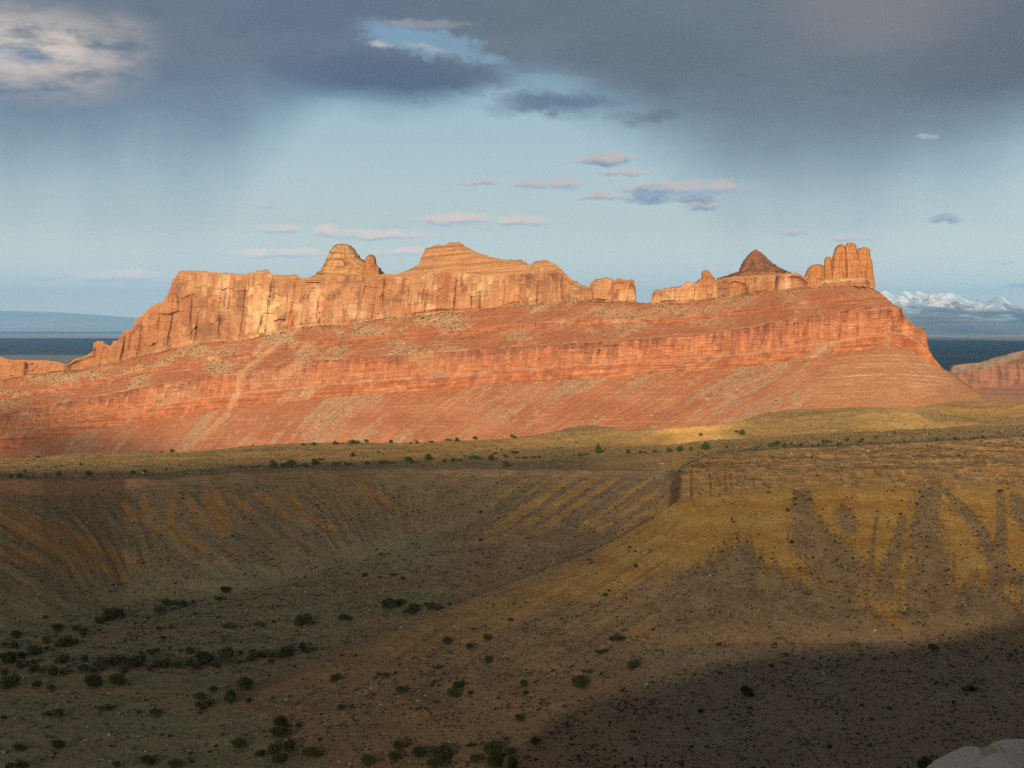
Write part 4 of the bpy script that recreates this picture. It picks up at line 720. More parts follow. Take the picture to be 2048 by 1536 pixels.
# ---------------------------------------------------------------- the hill the photograph was taken from (its crest shades the lower right)
EDGE = [(1000, 1545), (1060, 1500), (1100, 1452), (1160, 1412), (1250, 1388), (1340, 1372), (1400, 1352), (1470, 1330), (1560, 1312), (1700, 1302), (1800, 1298), (1880, 1284), (1950, 1265), (2048, 1244), (2200, 1200)]
YCR = -60.0
def crest_line():
    pts = []
    for (a, b) in EDGE:
        p = ground_at(a, b); k = (p[1] - YCR) / -LSUN[1]; pts.append((p[0] + k * LSUN[0], p[2] + k * LSUN[2]))
    pts.sort(); x = np.array([p[0] for p in pts]); z = np.array([p[1] for p in pts])
    xs = np.concatenate([[-700, x[0] - 60], x, [x[-1] + 150, 700]]); zs = np.concatenate([[-125, z[0] - 35], z, [z[-1] + 25, z[-1] + 30]])
    return xs, zs
CX, CZ = crest_line()
def build_hill():
    x = np.concatenate([np.linspace(-420, -60, 90, endpoint=False), np.linspace(-60, 60, 200, endpoint=False), np.linspace(60, 420, 90)])
    y = np.concatenate([np.linspace(-600, -80, 40, endpoint=False), np.linspace(-80, -8, 60, endpoint=False), np.linspace(-8, 14, 60, endpoint=False), np.linspace(14, 215, 70)])
    Xg, Yg = np.meshgrid(x, y)
    zc = np.interp(Xg, CX, CZ); k = (0 - YCR) / -LSUN[1]
    zl = np.minimum(-1.75, np.interp(Xg + k * LSUN[0], CX, CZ) - k * LSUN[2] - 4.0)
    Z = np.where(Yg < YCR, zc + (Yg - YCR) * .16, zc + (zl - zc) * ss(Yg, YCR, -2) )
    lim = -0.42 * np.maximum(Yg - 3.0, 0) - 1.75
    front = zl - .72 * np.maximum(Yg - 3.5, 0)
    Z = np.where(Yg > 0, np.minimum(front, zl), Z)
    Z = Z + np.where(Yg > 6, 1.4 * fbm(Xg / 14, Yg / 14, 3, 4) - .8, np.where(Yg < -12, .5 * fbm(Xg / 9, Yg / 9, 4, 3) - .3, .05 * fbm(Xg / .8, Yg / .8, 5, 3)))
    Z = np.maximum(Z, -138)
    c = lerp(np.array([0.27, 0.20, 0.135]), (0.34, 0.25, 0.16), ss(fbm(Xg / 7, Yg / 7, 6, 4), -.2, .3))
    tag(mesh_from('hillside', np.stack([Xg, Yg, Z], -1), grid_faces(*Xg.shape), M_soil, c), kind='structure')
build_hill()

# ---------------------------------------------------------------- unseen clouds, shaped to cast the shade on the land (outside the haze)
def cloud_mat(name, dens):
    mt = bpy.data.materials.new(name); mt.use_nodes = True; t = mt.node_tree; h = G(t); t.nodes.remove(t.nodes['Principled BSDF'])
    df = h.node('ShaderNodeBsdfDiffuse'); df.inputs[0].default_value = (.8, .8, .82, 1); tl = h.node('ShaderNodeBsdfTransparent')
    mx = h.node('ShaderNodeMixShader'); t.links.new(tl.outputs[0], mx.inputs[1]); t.links.new(df.outputs[0], mx.inputs[2])
    a = h.node('ShaderNodeAttribute', attribute_name='Col'); s = h.node('ShaderNodeSeparateColor'); t.links.new(a.outputs['Color'], s.inputs[0])
    t.links.new(h.m('MULTIPLY', s.outputs[0], dens), mx.inputs[0]); t.links.new(mx.outputs[0], t.nodes['Material Output'].inputs['Surface'])
    return mt
def cloud_sheet(name, x, y, H, opac, thick, dens):
    """A cloud bank: shaded ground point (x, y) -> cloud at height H towards the sun; its opacity is set for the shade wanted there."""
    Xg, Yg = np.meshgrid(x, y); off = (H + 95) / LSUN[2]
    op = opac(Xg, Yg); th = thick * (.25 + .75 * op) * (1 + .4 * fbm(Xg / (x[-1] - x[0]) * 9, Yg / (x[-1] - x[0]) * 9, 3, 3))
    ox, oy = LSUN[0] * off, LSUN[1] * off
    top = np.stack([Xg, Yg, th], -1); bot = np.stack([Xg, Yg, -th * .3], -1); n, m = Xg.shape
    f = grid_faces(n, m); f2 = f[:, ::-1] + n * m
    per = np.concatenate([np.arange(m), np.arange(1, n) * m + m - 1, (n - 1) * m + np.arange(m - 2, -1, -1), np.arange(n - 2, 0, -1) * m])
    sf = np.stack([per, np.roll(per, -1), np.roll(per, -1) + n * m, per + n * m], -1)
    c = np.repeat(np.concatenate([op.ravel(), op.ravel()])[:, None], 3, 1)
    o = mesh_from(name, np.concatenate([top.reshape(-1, 3), bot.reshape(-1, 3)]), np.concatenate([f, f2, sf]), cloud_mat(name + '_vapour', dens), c)
    o.location = (ox, oy, H); tag(o, kind='structure'); return o
def near_shade(x, y):
    n = 60 * fbm(x / 260, y / 260, 3, 3)
    far = ip(x, [(-900, 2230), (-800, 2150), (-700, 1980), (-600, 1830), (-500, 1560), (-430, 1050), (-310, 900), (-190, 1000), (-60, 1000), (40, 960), (140, 900), (260, 850), (420, 850), (900, 900)])
    d = far - (y + n)
    core = ip(x, [(-900, .59), (-130, .59), (20, .50), (120, .42), (300, .38), (900, .38)])
    o = core * ss(d, -60, 220)
    return o * ss(y, -1500, -900) * ss(1000 - np.abs(x), 0, 150)
cloud_sheet('near_shade_cloud', np.linspace(-1000, 1000, 90), np.linspace(-1500, 2700, 150), 1500.0, near_shade, 22.0, 1.0)
def far_shade(x, y):
    n = 450 * fbm(x / 3500, y / 3500, 7, 3)
    far = ip(x, [(-14000, 29500), (-3000, 31000), (3000, 35500), (7500, 37000), (9000, 25500), (13000, 24500), (18000, 30000)])
    near = ip(x, [(-14000, 12600), (-3000, 12500), (-800, 8000), (0, 5200), (3000, 4200), (12000, 4200)])
    return ss(far - y - n, -300, 300) * ss(y + n - near, -300, 300) * ss(30000 - np.abs(x), 0, 1000)
cloud_sheet('far_shade_cloud', np.linspace(-31000, 31000, 190), np.linspace(3000, 39500, 150), 5000.0, far_shade, 120.0, 0.72)
# ================================================================ OBJECTS
def leaf_mat(name, c0, c1):
    mt = bpy.data.materials.new(name); mt.use_nodes = True; t = mt.node_tree; h = G(t); b = t.nodes['Principled BSDF']
    b.inputs['Roughness'].default_value = .9; b.inputs['Specular IOR Level'].default_value = .05
    oi = h.node('ShaderNodeObjectInfo'); tcn = h.node('ShaderNodeTexCoord')
    n = h.noise(tcn.outputs['Object'], 1.7, 3, .6)
    f = h.m('MULTIPLY_ADD', oi.outputs['Random'], .5, h.m('MULTIPLY_ADD', n, 1.2, -.35), clamp=True)
    t.links.new(h.mix(f, c0, c1), b.inputs['Base Color']); return mt
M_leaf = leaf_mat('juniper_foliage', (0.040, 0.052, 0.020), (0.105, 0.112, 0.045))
M_leaf_sun = leaf_mat('sunlit_foliage', (0.055, 0.085, 0.022), (0.105, 0.130, 0.042))  # lit copy of the foliage: sunlight on the bench put into the colour
M_bark = earth_mat('bark', 6, .3, .3, .02, attr=False, color=(0.16, 0.12, 0.09))
M_sage = earth_mat('sagebrush_leaf', .8, .35, 0, attr=True)
M_stone = earth_mat('loose_stone', 1.2, .2, .2, .1, attr=True)
def quads_cloud(cent, size, rng, flat=0.5):
    """leaf clumps: one small randomly turned quad at every centre"""
    n = len(cent); a = rng.normal(size=(n, 3)); a /= np.linalg.norm(a, axis=1)[:, None]; b = rng.normal(size=(n, 3)); b -= (a * b).sum(1)[:, None] * a; b /= np.linalg.norm(b, axis=1)[:, None]
    s = size if np.ndim(size) else np.full(n, size); a = a * s[:, None]; b = b * (s * rng.uniform(.5, 1, n))[:, None]
    v = np.stack([cent - a, cent - b * .8, cent + a, cent + b * .8], 1); return v.reshape(-1, 3), np.arange(4 * n).reshape(n, 4)
def crown_mesh(k, sun=False, kind='round'):
    rng = np.random.default_rng(100 + k); lobes = []
    nl = rng.integers(6, 10)
    for i in range(nl):
        a = rng.uniform(0, 6.28); r = rng.uniform(0, .34); z = rng.uniform(.20, .58)
        lobes.append((r * math.cos(a), r * math.sin(a), z, rng.uniform(.13, .27) * (1.15 - .45 * z)))
    if kind == 'cone': lobes = [(rng.uniform(-.06, .06), rng.uniform(-.06, .06), z, .40 * (1.12 - z)) for z in np.linspace(.2, 1.0, 8)]
    if kind == 'wide': lobes = [(rng.uniform(-.42, .42), rng.uniform(-.25, .25), rng.uniform(.12, .32), rng.uniform(.12, .2)) for i in range(9)]
    if kind == 'round': lobes.append((0, 0, .42, .3))
    pts = []
    for (x, y, z, r) in lobes:
        n = int(2200 * r * r * 1.5); d = rng.normal(size=(n, 3)); d /= np.linalg.norm(d, axis=1)[:, None]
        rad = r * (.55 + .5 * rng.random(n) ** .6) * (1 + .25 * np.sin(d[:, 0] * 7 + k) * np.sin(d[:, 2] * 6))
        p = d * rad[:, None] * (1, 1, .85) + (x, y, z); pts.append(p)
    p = np.concatenate(pts); p = p[p[:, 2] > .02]
    v, f = quads_cloud(p, rng.uniform(.024, .062, len(p)), rng)
    return mesh_from('crown', v, f, M_leaf_sun if sun else M_leaf, smooth=False, link=False)
def trunk_mesh(k):
    rng = np.random.default_rng(300 + k); V_, F_ = [], []
    def limb(p0, p1, r0, r1, n=5):
        base = len(V_); ax = np.array(p1) - np.array(p0)
        for i in range(5):
            q = np.array(p0) + ax * i / 4 + (rng.normal(size=3) * .012 if 0 < i < 4 else 0); r = r0 + (r1 - r0) * i / 4
            for j in range(n): V_.append((q[0] + r * math.cos(6.283 * j / n), q[1] + r * math.sin(6.283 * j / n), q[2]))
        for i in range(4):
            for j in range(n): F_.append((base + i * n + j, base + i * n + (j + 1) % n, base + (i + 1) * n + (j + 1) % n, base + (i + 1) * n + j))
    limb((0, 0, -.06), (.02, 0, .34), .05, .03)
    for i in range(4):
        a = rng.uniform(0, 6.28); limb((.01, 0, .1 + .05 * i), (.3 * math.cos(a), .3 * math.sin(a), .36 + .07 * i), .024, .008)
    return mesh_from('trunk', V_, F_, M_bark, link=False)
CROWN = [crown_mesh(k) for k in range(5)]; CROWN_W = [crown_mesh(20 + k, kind='wide') for k in range(2)]
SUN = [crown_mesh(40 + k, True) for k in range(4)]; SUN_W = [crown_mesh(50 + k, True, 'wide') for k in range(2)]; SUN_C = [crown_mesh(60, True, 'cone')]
TRUNK = [trunk_mesh(k) for k in range(3)]
# --- every juniper the photograph shows: (x, y, width) in enlargements of it, by place
def A(l, ox=0.0, oy=860.0): return [(ox + x / 2.273, oy + y / 2.273, w / 2.273) for x, y, w in l]
WASH = A([(40, 1050, 85), (10, 1025, 40), (100, 1030, 35), (145, 1058, 40), (180, 1045, 20), (95, 1080, 35), (15, 1108, 35), (150, 1092, 45), (190, 1100, 40), (280, 1048, 55), (240, 1108, 60), (300, 1105, 45), (385, 1048, 40), (430, 1060, 45), (385, 1092, 50), (420, 1100, 40), (490, 1045, 75), (530, 1065, 70), (470, 1080, 60), (560, 1095, 45), (622, 1060, 60)])
WASH2 = A([(640, 1018, 25), (693, 1012, 48), (690, 1080, 50), (730, 1060, 65), (770, 1075, 60), (810, 1070, 50), (860, 1060, 40), (862, 1015, 38), (885, 1082, 50), (930, 1050, 70), (985, 1075, 40), (1035, 1030, 70), (1070, 1055, 50), (1090, 1015, 25), (1145, 1050, 55), (1150, 1008, 40), (1205, 1020, 60), (1250, 1025, 50), (1300, 1025, 60), (1225, 1055, 35), (1375, 990, 35), (1405, 1003, 55), (1340, 1080, 18)])
NOOK = A([(255, 905, 50), (345, 912, 35), (378, 930, 45), (75, 935, 50), (140, 935, 15), (165, 940, 15), (50, 980, 60), (150, 1000, 75), (207, 960, 45), (275, 975, 60), (315, 960, 70), (212, 995, 18)])
DRAIN = A([(1025, 730, 40), (1003, 765, 35), (875, 785, 25), (820, 795, 55), (750, 795, 50), (722, 830, 55), (665, 855, 22), (495, 850, 60), (540, 845, 60), (455, 875, 40), (207, 855, 20), (912, 775, 12)])
ROW3 = A([(1045, 890, 50), (1180, 880, 40), (1243, 875, 20), (1295, 868, 12), (1370, 875, 65), (1418, 878, 18), (1560, 850, 55), (715, 905, 30), (773, 898, 30), (735, 948, 30)])
TONGUE = A([(295, 805, 65), (342, 793, 50), (375, 825, 45), (408, 818, 45), (475, 795, 40), (503, 808, 55), (565, 796, 25), (725, 756, 15)], 650)
TERR = A([(173, 664, 25), (248, 672, 18), (308, 660, 30), (352, 678, 20), (885, 635, 18), (938, 643, 16)], 650)
HEAD = A([(233, 546, 16), (705, 375, 20), (708, 502, 25), (680, 605, 14), (910, 215, 12)], 650)
FLATS = A([(35, 1160, 75), (168, 1165, 50), (232, 1180, 40), (430, 1160, 70), (540, 1150, 65), (585, 1160, 20), (1120, 1162, 70), (970, 1185, 35), (910, 1220, 60), (928, 1250, 70), (1045, 1210, 50), (1045, 1235, 55), (1125, 1232, 30), (483, 1262, 65), (632, 1285, 28), (702, 1288, 50), (215, 1290, 50), (265, 1295, 60), (15, 1310, 30)])
MOUTH = A([(1520, 1135, 45), (1222, 1115, 20), (1548, 1268, 30), (1373, 1135, 14), (1315, 1213, 16), (1240, 1220, 16), (1272, 1338, 70), (1265, 1385, 80), (1355, 1340, 35), (1450, 1408, 25)])
FRONT = A([(80, 1443, 62), (255, 1440, 65), (250, 1475, 20), (868, 1468, 28), (950, 1460, 20), (1080, 1440, 62), (1180, 1475, 40), (1243, 1460, 65), (1315, 1440, 65), (1270, 1500, 60), (1408, 1465, 85), (655, 1500, 45), (680, 1515, 40), (80, 1530, 80), (530, 1530, 40), (790, 1530, 65)])
FRONT2 = A([(330, 1445, 55), (203, 1453, 15), (310, 1500, 60), (420, 1482, 65), (540, 1490, 90), (520, 1515, 80), (190, 1525, 70), (770, 1475, 90), (840, 1475, 55), (765, 1515, 70), (850, 1525, 60), (690, 1500, 50), (660, 1437, 40), (950, 1425, 42), (880, 1316, 38)], 650)
FLANK = A([(840, 865, 28), (737, 950, 32), (552, 965, 45), (657, 990, 35), (740, 1052, 40), (510, 1078, 38), (265, 1113, 45), (340, 1187, 48), (495, 1150, 25), (485, 1163, 20), (603, 1165, 45), (588, 1207, 55), (657, 1200, 26), (507, 1235, 26), (422, 1267, 30), (70, 1268, 35), (135, 1025, 18), (68, 1025, 18), (900, 1160, 38), (907, 1200, 25)], 650)
GULLY = A([(1190, 1100, 40), (1162, 1160, 70), (1258, 1010, 48), (1325, 952, 60), (1395, 1080, 48), (1385, 535, 20), (1405, 552, 14), (1410, 620, 25), (1185, 1058, 12), (1270, 755, 25)], 650)
SHADE = A([(433, 1203, 55), (460, 1212, 30), (1452, 1182, 62), (230, 1280, 28), (1290, 995, 40), (1380, 1240, 24), (550, 1075, 24), (610, 1020, 30), (1245, 1532, 62)], 1300)
SLOPE = A([(313, 982, 24), (1590, 278, 30), (1213, 340, 18), (1143, 320, 20), (1138, 383, 20), (725, 320, 22), (660, 315, 20), (655, 340, 16), (625, 368, 20), (645, 513, 28)], 1300)
BENCH1 = A([(365, 158, 22), (115, 192, 20), (50, 213, 30), (85, 213, 34), (205, 208, 18), (268, 202, 30), (398, 204, 35), (440, 204, 12), (655, 190, 25), (755, 183, 18), (600, 195, 30), (538, 158, 8), (165, 121, 25)])
BENCH2 = A([(1458, 135, 30), (1428, 152, 35), (1325, 160, 50), (1385, 166, 30), (1240, 165, 40), (1170, 166, 25), (1520, 158, 30), (1280, 163, 30), (1090, 172, 20)])
BENCH3 = A([(820, 162, 32), (672, 125, 45), (755, 133, 35), (768, 107, 25), (815, 120, 30), (863, 101, 32), (873, 125, 22), (910, 126, 30), (945, 124, 28), (970, 124, 20), (463, 133, 38), (380, 145, 40), (295, 148, 30), (262, 148, 40), (185, 152, 30), (125, 118, 28), (105, 155, 32), (238, 103, 16), (540, 140, 30), (580, 140, 30), (612, 140, 25)], 650)
CONE = A([(1240, 100, 36)], 650)
BENCH4 = A([(1187, 110, 25), (1160, 115, 30), (1125, 115, 15), (1300, 107, 14), (1373, 102, 26), (1430, 102, 22), (1455, 102, 18)], 650) + A([(22, 99, 25), (85, 94, 35), (133, 92, 38), (185, 90, 25), (255, 82, 40), (345, 80, 18)], 1300)
BENCH5 = A([(485, 78, 20), (575, 68, 35), (545, 74, 28), (640, 66, 28), (610, 72, 30), (685, 72, 30), (660, 70, 25), (735, 73, 20), (765, 70, 18), (797, 52, 36), (860, 62, 28), (897, 45, 30), (960, 53, 26), (945, 60, 22), (1000, 58, 18), (1025, 35, 25), (1155, 53, 15), (1265, 48, 14), (1300, 46, 30), (1385, 42, 30), (1515, 34, 24), (1470, 36, 18)], 1300)
MOUND = A([(415, 17, 34), (388, 8, 22), (228, 24, 20), (345, 45, 10), (358, 52, 10), (1110, 15, 20)], 1300)
CREST = A([(780, 99, 30), (735, 101, 18), (1150, 65, 12), (1373, 70, 20), (1425, 66, 25), (1520, 62, 28), (1556, 62, 12)]) + A([(45, 62, 28), (130, 56, 40), (185, 56, 25), (297, 52, 28), (385, 48, 14), (412, 47, 20), (480, 45, 25), (560, 44, 30), (600, 43, 25), (680, 41, 30), (860, 34, 25), (845, 32, 20)], 650)
ORD = ['leftmost', 'second', 'third', 'fourth', 'fifth', 'sixth', 'seventh', 'eighth', 'ninth', 'tenth', 'eleventh', 'twelfth', 'thirteenth', 'fourteenth', 'fifteenth', 'sixteenth', 'seventeenth', 'eighteenth', 'nineteenth', 'twentieth', 'twenty-first', 'twenty-second', 'twenty-third', 'twenty-fourth', 'twenty-fifth']
ZONES = [(WASH, 'the wash thicket at far left', 0), (WASH2, 'the dark row right of the wash thicket', 0), (NOOK, 'the loose clump above the wash thicket', 0), (DRAIN, 'the line below the amphitheatre', 0),
         (ROW3, 'the thin row behind the flats', 0), (TONGUE, 'the cluster at the spur tip', 0), (TERR, 'the few on the pinkish terrace', 0), (HEAD, 'the sparse valley head', 0), (FLATS, 'the flats below the wash', 0),
         (MOUTH, 'the brown spur foot', 0), (FRONT, 'the bottom edge row, left part', 0), (FRONT2, 'the bottom edge clump, middle', 0), (FLANK, 'the brown lower spur flank', 0), (GULLY, 'the string above the hill shadow', 0),
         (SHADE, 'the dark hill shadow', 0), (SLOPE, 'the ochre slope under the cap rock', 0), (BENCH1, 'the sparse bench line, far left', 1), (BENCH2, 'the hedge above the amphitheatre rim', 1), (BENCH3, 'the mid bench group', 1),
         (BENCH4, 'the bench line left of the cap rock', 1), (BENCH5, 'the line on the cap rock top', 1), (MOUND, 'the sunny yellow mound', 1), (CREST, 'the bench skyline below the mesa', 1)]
def build_trees():
    k = 0
    def put(u, v, w, sun, label, group, force=None):
        nonlocal k; k += 1; rng = random.Random(k * 7 + 1)
        p = ground_at(u, v + w * .22); W = w / F * p[1] * (1.3 if w > 14 else 1.1); wide = rng.random() < .28
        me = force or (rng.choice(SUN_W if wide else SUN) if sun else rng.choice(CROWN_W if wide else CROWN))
        H = W * (rng.uniform(.72, .98) if not force else 1.1); cat = 'juniper'
        if w > 17:
            r = bpy.data.objects.new('juniper', None); COL.objects.link(r); r.empty_display_size = .2
            c = bpy.data.objects.new('crown', me); tr = bpy.data.objects.new('trunk', rng.choice(TRUNK)); COL.objects.link(c); COL.objects.link(tr); c.parent = r; tr.parent = r
        else:
            r = bpy.data.objects.new('juniper', me); COL.objects.link(r)
        r.location = p; r.scale = (W, W * rng.uniform(.8, 1.1), H); r.rotation_euler = (0, 0, rng.uniform(-.6, .6) + (math.pi if rng.random() < .5 else 0))
        tag(r, label, cat, group)
    for lst, where, sun in ZONES:
        for i, (u, v, w) in enumerate(sorted(lst)):
            name = 'juniper' if sun == 0 else 'green juniper'
            lab = f"{ORD[i]} {name} from left in {where}" if i else f"leftmost {name} in {where}"
            put(u, v, w, sun, lab, 'junipers: ' + where)
    (u, v, w), = CONE
    put(u, v, w, 1, 'dark conical juniper, taller than the bushes beside it, on the bench', None, SUN_C[0])
build_trees()

# ---------------------------------------------------------------- low scrub and stones (uncountable)
def clumps(name, P, rad, cols, leaf, rng, mat, flat=.7):
    n = len(P); cen = []; cs = []; sz = []
    d = rng.normal(size=(n, leaf, 3)); d /= np.linalg.norm(d, axis=2)[..., None]; d[..., 2] = np.abs(d[..., 2]) * flat + .12
    p = P[:, None, :] + d * (rad[:, None] * rng.uniform(.3, .85, (n, leaf)))[..., None]
    v, f = quads_cloud(p.reshape(-1, 3), np.repeat(rad, leaf) * .46, rng)
    c = np.repeat(np.repeat(cols, leaf, 0) * rng.uniform(.7, 1.25, (n * leaf, 1)), 4, 0)
    return mesh_from(name, v, f, mat, c, smooth=False)
def pebbles(name, P, rad, cols, rng, mat):
    o = np.array([(1, 0, 0), (0, 1, 0), (-1, 0, 0), (0, -1, 0), (0, 0, .8), (0, 0, -.8)], float); fc_ = np.array([(0, 1, 4), (1, 2, 4), (2, 3, 4), (3, 0, 4), (1, 0, 5), (2, 1, 5), (3, 2, 5), (0, 3, 5)])
    n = len(P); v = o[None] * rng.uniform(.5, 1.1, (n, 6, 3)) + rng.uniform(-.25, .25, (n, 6, 3))
    a = rng.uniform(0, 6.28, n); ca, sa = np.cos(a)[:, None], np.sin(a)[:, None]
    v = np.stack([v[..., 0] * ca - v[..., 1] * sa, v[..., 0] * sa + v[..., 1] * ca, v[..., 2]], -1) * rad[:, None, None] + P[:, None, :]
    return mesh_from(name, v.reshape(-1, 3), (fc_[None] + 6 * np.arange(n)[:, None, None]).reshape(-1, 3), mat, np.repeat(cols, 6, 0), smooth=False)
def scatter():
    rng = np.random.default_rng(5); P, S, u = CAN['P'], CAN['S'], CAN['u']; n, m = S.shape
    area = np.zeros((n, m)); area[1:-1, 1:-1] = np.abs((P[2:, 1:-1, 1] - P[:-2, 1:-1, 1]) * (P[1:-1, 2:, 0] - P[1:-1, :-2, 0])) / 4
    vis = (np.arange(n) > 3)[:, None] & ((u > -250) & (u < 2300))[None, :] & (S < 8) & ~((S == 2) & ~CAN['right']); w = area * vis * (P[..., 1] < 1100) * (P[..., 1] > 385)
    patch = .35 + ss(fbm(P[..., 0] / 12, P[..., 1] / 12, 5, 3), -.1, .4)
    dens = np.where(S <= 1, ip(u, [(-260, .3), (450, .35), (800, .8), (1100, 1), (2320, 1)])[None, :] + 0 * S, np.where(S <= 4, .8, .16)) * (1 - .93 * CAN['yel']) * patch
    ws = (w * dens).ravel(); ws /= ws.sum()
    def pick(N, prob):
        i = rng.choice(len(prob), N, p=prob); q = P.reshape(-1, 3)[i].copy(); q[:, 0] += rng.uniform(-.35, .35, N); return q, i
    q, i = pick(40000, ws); r = rng.uniform(.22, .62, len(q)) * np.where(rng.random(len(q)) < .06, 1.9, 1)
    col = np.array([(0.085, 0.092, 0.062), (0.060, 0.068, 0.046), (0.115, 0.115, 0.082)])[rng.integers(0, 3, len(q))]
    de = np.where(CAN['debr'] < 1, CAN['debr'] * (1 - CAN['debr']) * 4 + .35 * CAN['debr'], 0) * (S == 1) * CAN['right'] + .012 * (S <= 4); wb = (w * de).ravel(); wb /= wb.sum()
    q2, i2 = pick(420, wb); q = np.concatenate([q, q2]); r = np.concatenate([r, rng.uniform(.5, .95, len(q2))]); col = np.concatenate([col, np.tile([(0.048, 0.055, 0.034)], (len(q2), 1))])
    tag(clumps('sagebrush', q, r, col, 10, rng, M_sage), 'low grey-green sagebrush dotting the valley floor and slopes', 'sagebrush', kind='stuff')
    ws = (w * np.where(S <= 4, 1, .4) * (1 - .9 * CAN['yel']) * (.3 + CAN['debr'])).ravel(); ws /= ws.sum()
    q, i = pick(24000, ws); r = rng.uniform(.14, .40, len(q)) * np.where(rng.random(len(q)) < .05, 2.2, 1)
    col = np.array([(0.47, 0.39, 0.29), (0.38, 0.30, 0.21), (0.20, 0.15, 0.11)])[rng.integers(0, 3, len(q))]
    tag(pebbles('stones', q, r, col, rng, M_stone), 'pale loose stones littering the debris slopes', 'stones', kind='stuff')
    # the mesa's slopes
    Pm, sg = MESA['P'], MESA['sg']; n, m = Pm.shape[:2]; sgm = sg[:, None] + np.zeros((n, m)); ar = np.zeros((n, m)); ar[1:-1, 1:-1] = np.abs((Pm[2:, 1:-1, 1] - Pm[:-2, 1:-1, 1]) * (Pm[1:-1, 2:, 0] - Pm[1:-1, :-2, 0]))
    def pm(N, prob):
        prob = prob.ravel() / prob.sum(); i = rng.choice(len(prob), N, p=prob); q = Pm.reshape(-1, 3)[i].copy(); q[:, 0] += rng.uniform(-.6, .6, N); return q
    U = np.broadcast_to(MESA['u'], (n, m)); ar = ar * (U > -190)
    up = np.isin(sgm, [3, 5]) * (.12 + MESA['gr'] ** 2) * ip(U, [(-200, 1.0), (900, 1.0), (1300, .6), (1500, .25), (2000, .15)]); ledge_ = np.isin(sgm, [4]) * .25; lo = (sgm == 0) * .045 * MESA['deb']
    edge = (sgm == 5) * ss(np.broadcast_to(MESA['t'][:, None], (n, m)), .72, .95) * 1.6
    q = pm(6000, ar * (up + ledge_ + lo + edge)); r = rng.uniform(.7, 1.7, len(q))
    col = np.array([(0.095, 0.105, 0.045), (0.13, 0.125, 0.06), (0.16, 0.14, 0.08)])[rng.integers(0, 3, len(q))]
    tag(clumps('scrub', q, r, col, 8, rng, M_sage), 'small green scrub speckling the upper slopes of the red mesa', 'scrub', kind='stuff')
    q = pm(5200, ar * ((sgm == 0) * (.08 + MESA['deb']) + np.isin(sgm, [3, 5]) * .5 * MESA['gr'])); r = rng.uniform(.35, .95, len(q)) * np.where(rng.random(len(q)) < .05, 2.4, 1)
    col = np.array([(0.66, 0.48, 0.36), (0.56, 0.36, 0.24), (0.42, 0.22, 0.13)])[rng.integers(0, 3, len(q))]
    tag(pebbles('talus_stones', q, r, col, rng, M_stone), 'pale fallen stones strewn over the red talus of the mesa', 'stones', kind='stuff')
scatter()

# ---------------------------------------------------------------- pale sandstone and dry grass at the photographer's feet
M_sand = bpy.data.materials.new('pale_sandstone'); M_sand.use_nodes = True
def _sand(mat, ca, cb):
    t = mat.node_tree; h = G(t); b = t.nodes['Principled BSDF']; b.inputs['Roughness'].default_value = .9; b.inputs['Specular IOR Level'].default_value = .15
    ob = h.node('ShaderNodeTexCoord').outputs['Object']; n = h.noise(ob, 5, 6, .65); n2 = h.noise(ob, 60, 4, .6); n3 = h.noise(h.vm('MULTIPLY', ob, (1, 1, 5)), 7, 4, .6)
    c = h.mix(h.smooth(n, .35, .65), ca, cb); c = h.mix(h.m('MULTIPLY', h.smooth(n3, .55, .72), .55), c, (0.50, 0.34, 0.18)); c = h.mix(h.m('MULTIPLY', h.smooth(n2, .55, .75), .3), c, (0.3, .26, .23))
    t.links.new(c, b.inputs['Base Color']); bp = h.node('ShaderNodeBump'); bp.inputs['Strength'].default_value = .5; bp.inputs['Distance'].default_value = .01
    t.links.new(h.m('MULTIPLY_ADD', n2, .4, n), bp.inputs['Height']); t.links.new(bp.outputs[0], b.inputs['Normal'])
_sand(M_sand, (0.62, 0.50, 0.40), (0.74, 0.62, 0.51))
M_ochre = bpy.data.materials.new('ochre_sandstone'); M_ochre.use_nodes = True; _sand(M_ochre, (0.48, 0.33, 0.16), (0.56, 0.44, 0.30))
def boulder(outline, Y, dep, label, seed, ochre=False):
    """slab of sandstone: outline (u, v of its upper edge), running down to the ledge"""
    pts = np.array(outline, float); u = np.linspace(pts[0, 0], pts[-1, 0], 90); v = np.interp(u, pts[:, 0], pts[:, 1]); v = gsm(v, 1.2)
    x = (u - UC) / F * Y; zt = zat(v, Y); zb = zt.min() - .30; nd = 34; ang = np.linspace(0, np.pi, nd)
    rows = []
    for a in ang:                                # round over the top from the near foot to the far foot
        yy = -math.cos(a) * dep; h = math.sin(a) ** .45
        rows.append(np.stack([x, np.full_like(x, yy), zb + (zt - zb) * h], -1))
    P = np.array(rows); P[..., 2] += .012 * fbm(P[..., 0] / .09, P[..., 1] / .09, seed, 4) * np.sin(ang)[:, None]; P[..., 1] += .03 * fbm(P[..., 0] / .12, P[..., 2] / .1, seed + 1, 3)
    loc = np.array([x.mean(), Y, zb]); P = P - np.array([loc[0], 0, zb])
    f = grid_faces(*P.shape[:2]); o = mesh_from('sandstone_slab', P, f, M_ochre if ochre else M_sand)
    n = len(u); me = o.data
    import bmesh
    bm = bmesh.new(); bm.from_mesh(me); bmesh.ops.holes_fill(bm, edges=[e for e in bm.edges if e.is_boundary], sides=0); bmesh.ops.triangulate(bm, faces=[q for q in bm.faces if len(q.verts) > 4]); bm.to_mesh(me); bm.free()
    o.location = loc; tag(o, label, 'rock'); return o
boulder([(1872, 1548), (1890, 1531), (1905, 1521), (1925, 1511), (1945, 1503), (1958, 1498.5), (1962, 1499), (1964, 1503)], 6.2, .28, 'long pale sandstone slab sloping up from the bottom edge, left of the cracked corner', 3)
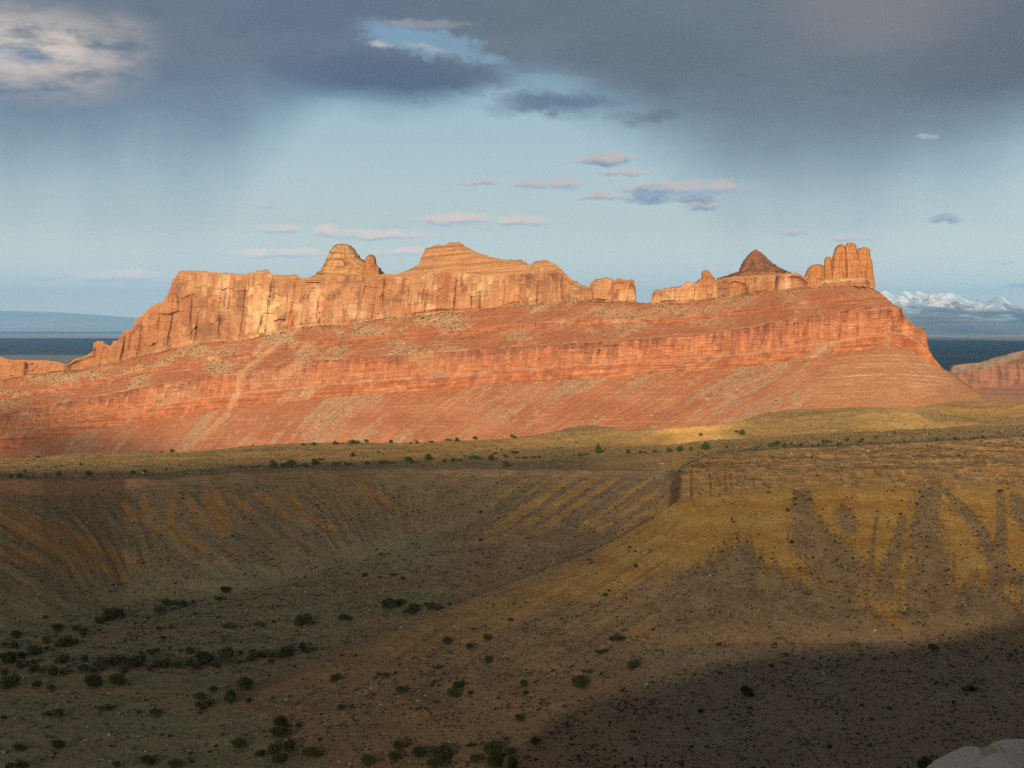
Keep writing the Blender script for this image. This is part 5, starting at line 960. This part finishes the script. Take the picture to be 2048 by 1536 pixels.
boulder([(1968, 1530), (1969, 1500), (1972, 1496), (1986, 1492.5), (1990, 1496), (1992, 1502), (1993, 1512), (1994, 1530)], 6.12, .10, 'small ochre-stained sandstone chunk wedged between two paler slabs', 4, True)
boulder([(1998, 1530), (1999, 1506), (2003, 1500), (2015, 1496), (2030, 1492), (2060, 1491), (2100, 1490), (2160, 1497), (2200, 1515)], 6.4, .34, 'pale grey sandstone slab at the far right corner of the picture', 5)
boulder([(1972, 1545), (1982, 1530), (1994, 1521), (2010, 1515), (2030, 1514.5), (2060, 1518), (2090, 1530), (2110, 1545)], 5.7, .26, 'rounded pale sandstone slab lowest in the right corner, in front of another slab', 6)
M_straw = earth_mat('dry_straw', 30, .25, 0, attr=False, color=(0.75, 0.58, 0.28))
def stalk(pts, Y, r, label):
    P = np.array([world_pt(a, b, Y + i * .01) for i, (a, b) in enumerate(pts)]); s = np.linspace(0, 1, 16); k = np.linspace(0, 1, len(P))
    C = np.stack([np.interp(s, k, P[:, j]) for j in range(3)], -1); C = gsm(C, 1.0)
    V_ = []; ns = 5
    for i, c in enumerate(C):
        q = r * (1.1 - .75 * s[i])
        for j in range(ns): a = 6.283 * j / ns; V_.append(c + np.array([0, q * math.cos(a), q * math.sin(a)]))
    loc = C[0].copy(); o = mesh_from('grass_stalk', np.array(V_) - loc, grid_faces(len(C), ns, True), M_straw); o.location = loc
    tag(o, label, 'grass stalk', 'dry grass stalks beside the sandstone slabs'); return o
stalk([(2012, 1506), (1995, 1491), (1970, 1470), (1945, 1448)], 6.25, .0028, 'longest straw stalk rising leftward from behind the ochre chunk')
stalk([(2008, 1500), (1990, 1482), (1972, 1466)], 6.27, .0024, 'short straw stalk running close beside the longest stalk')
stalk([(2075, 1432), (2048, 1410), (2010, 1378), (1975, 1350), (1955, 1335)], 6.5, .0024, 'highest thin straw stalk crossing the right edge above the slabs')
stalk([(2060, 1502), (2044, 1487), (2026, 1473)], 6.35, .0020, 'small straw stalk just above the right corner slab')
# ---------------------------------------------------------------- haze: the air over the whole scene
def build_haze():
    x0, x1, y0, y1, z0, z1 = -84000, 84000, -1200, 112000, -640, 2950
    v = [(x, y, z) for z in (z0, z1) for y in (y0, y1) for x in (x0, x1)]
    f = [(0, 2, 3, 1), (4, 5, 7, 6), (0, 1, 5, 4), (2, 6, 7, 3), (0, 4, 6, 2), (1, 3, 7, 5)]
    mt = bpy.data.materials.new('haze_air'); mt.use_nodes = True; t = mt.node_tree; t.nodes.remove(t.nodes['Principled BSDF'])
    pv = t.nodes.new('ShaderNodeVolumePrincipled'); pv.inputs['Color'].default_value = (.34, .68, 1.0, 1); pv.inputs['Density'].default_value = 1.7e-5; pv.inputs['Anisotropy'].default_value = -0.25
    t.links.new(pv.outputs[0], t.nodes['Material Output'].inputs['Volume'])
    o = mesh_from('haze', v, f, mt, smooth=False); tag(o, kind='stuff')
build_haze()
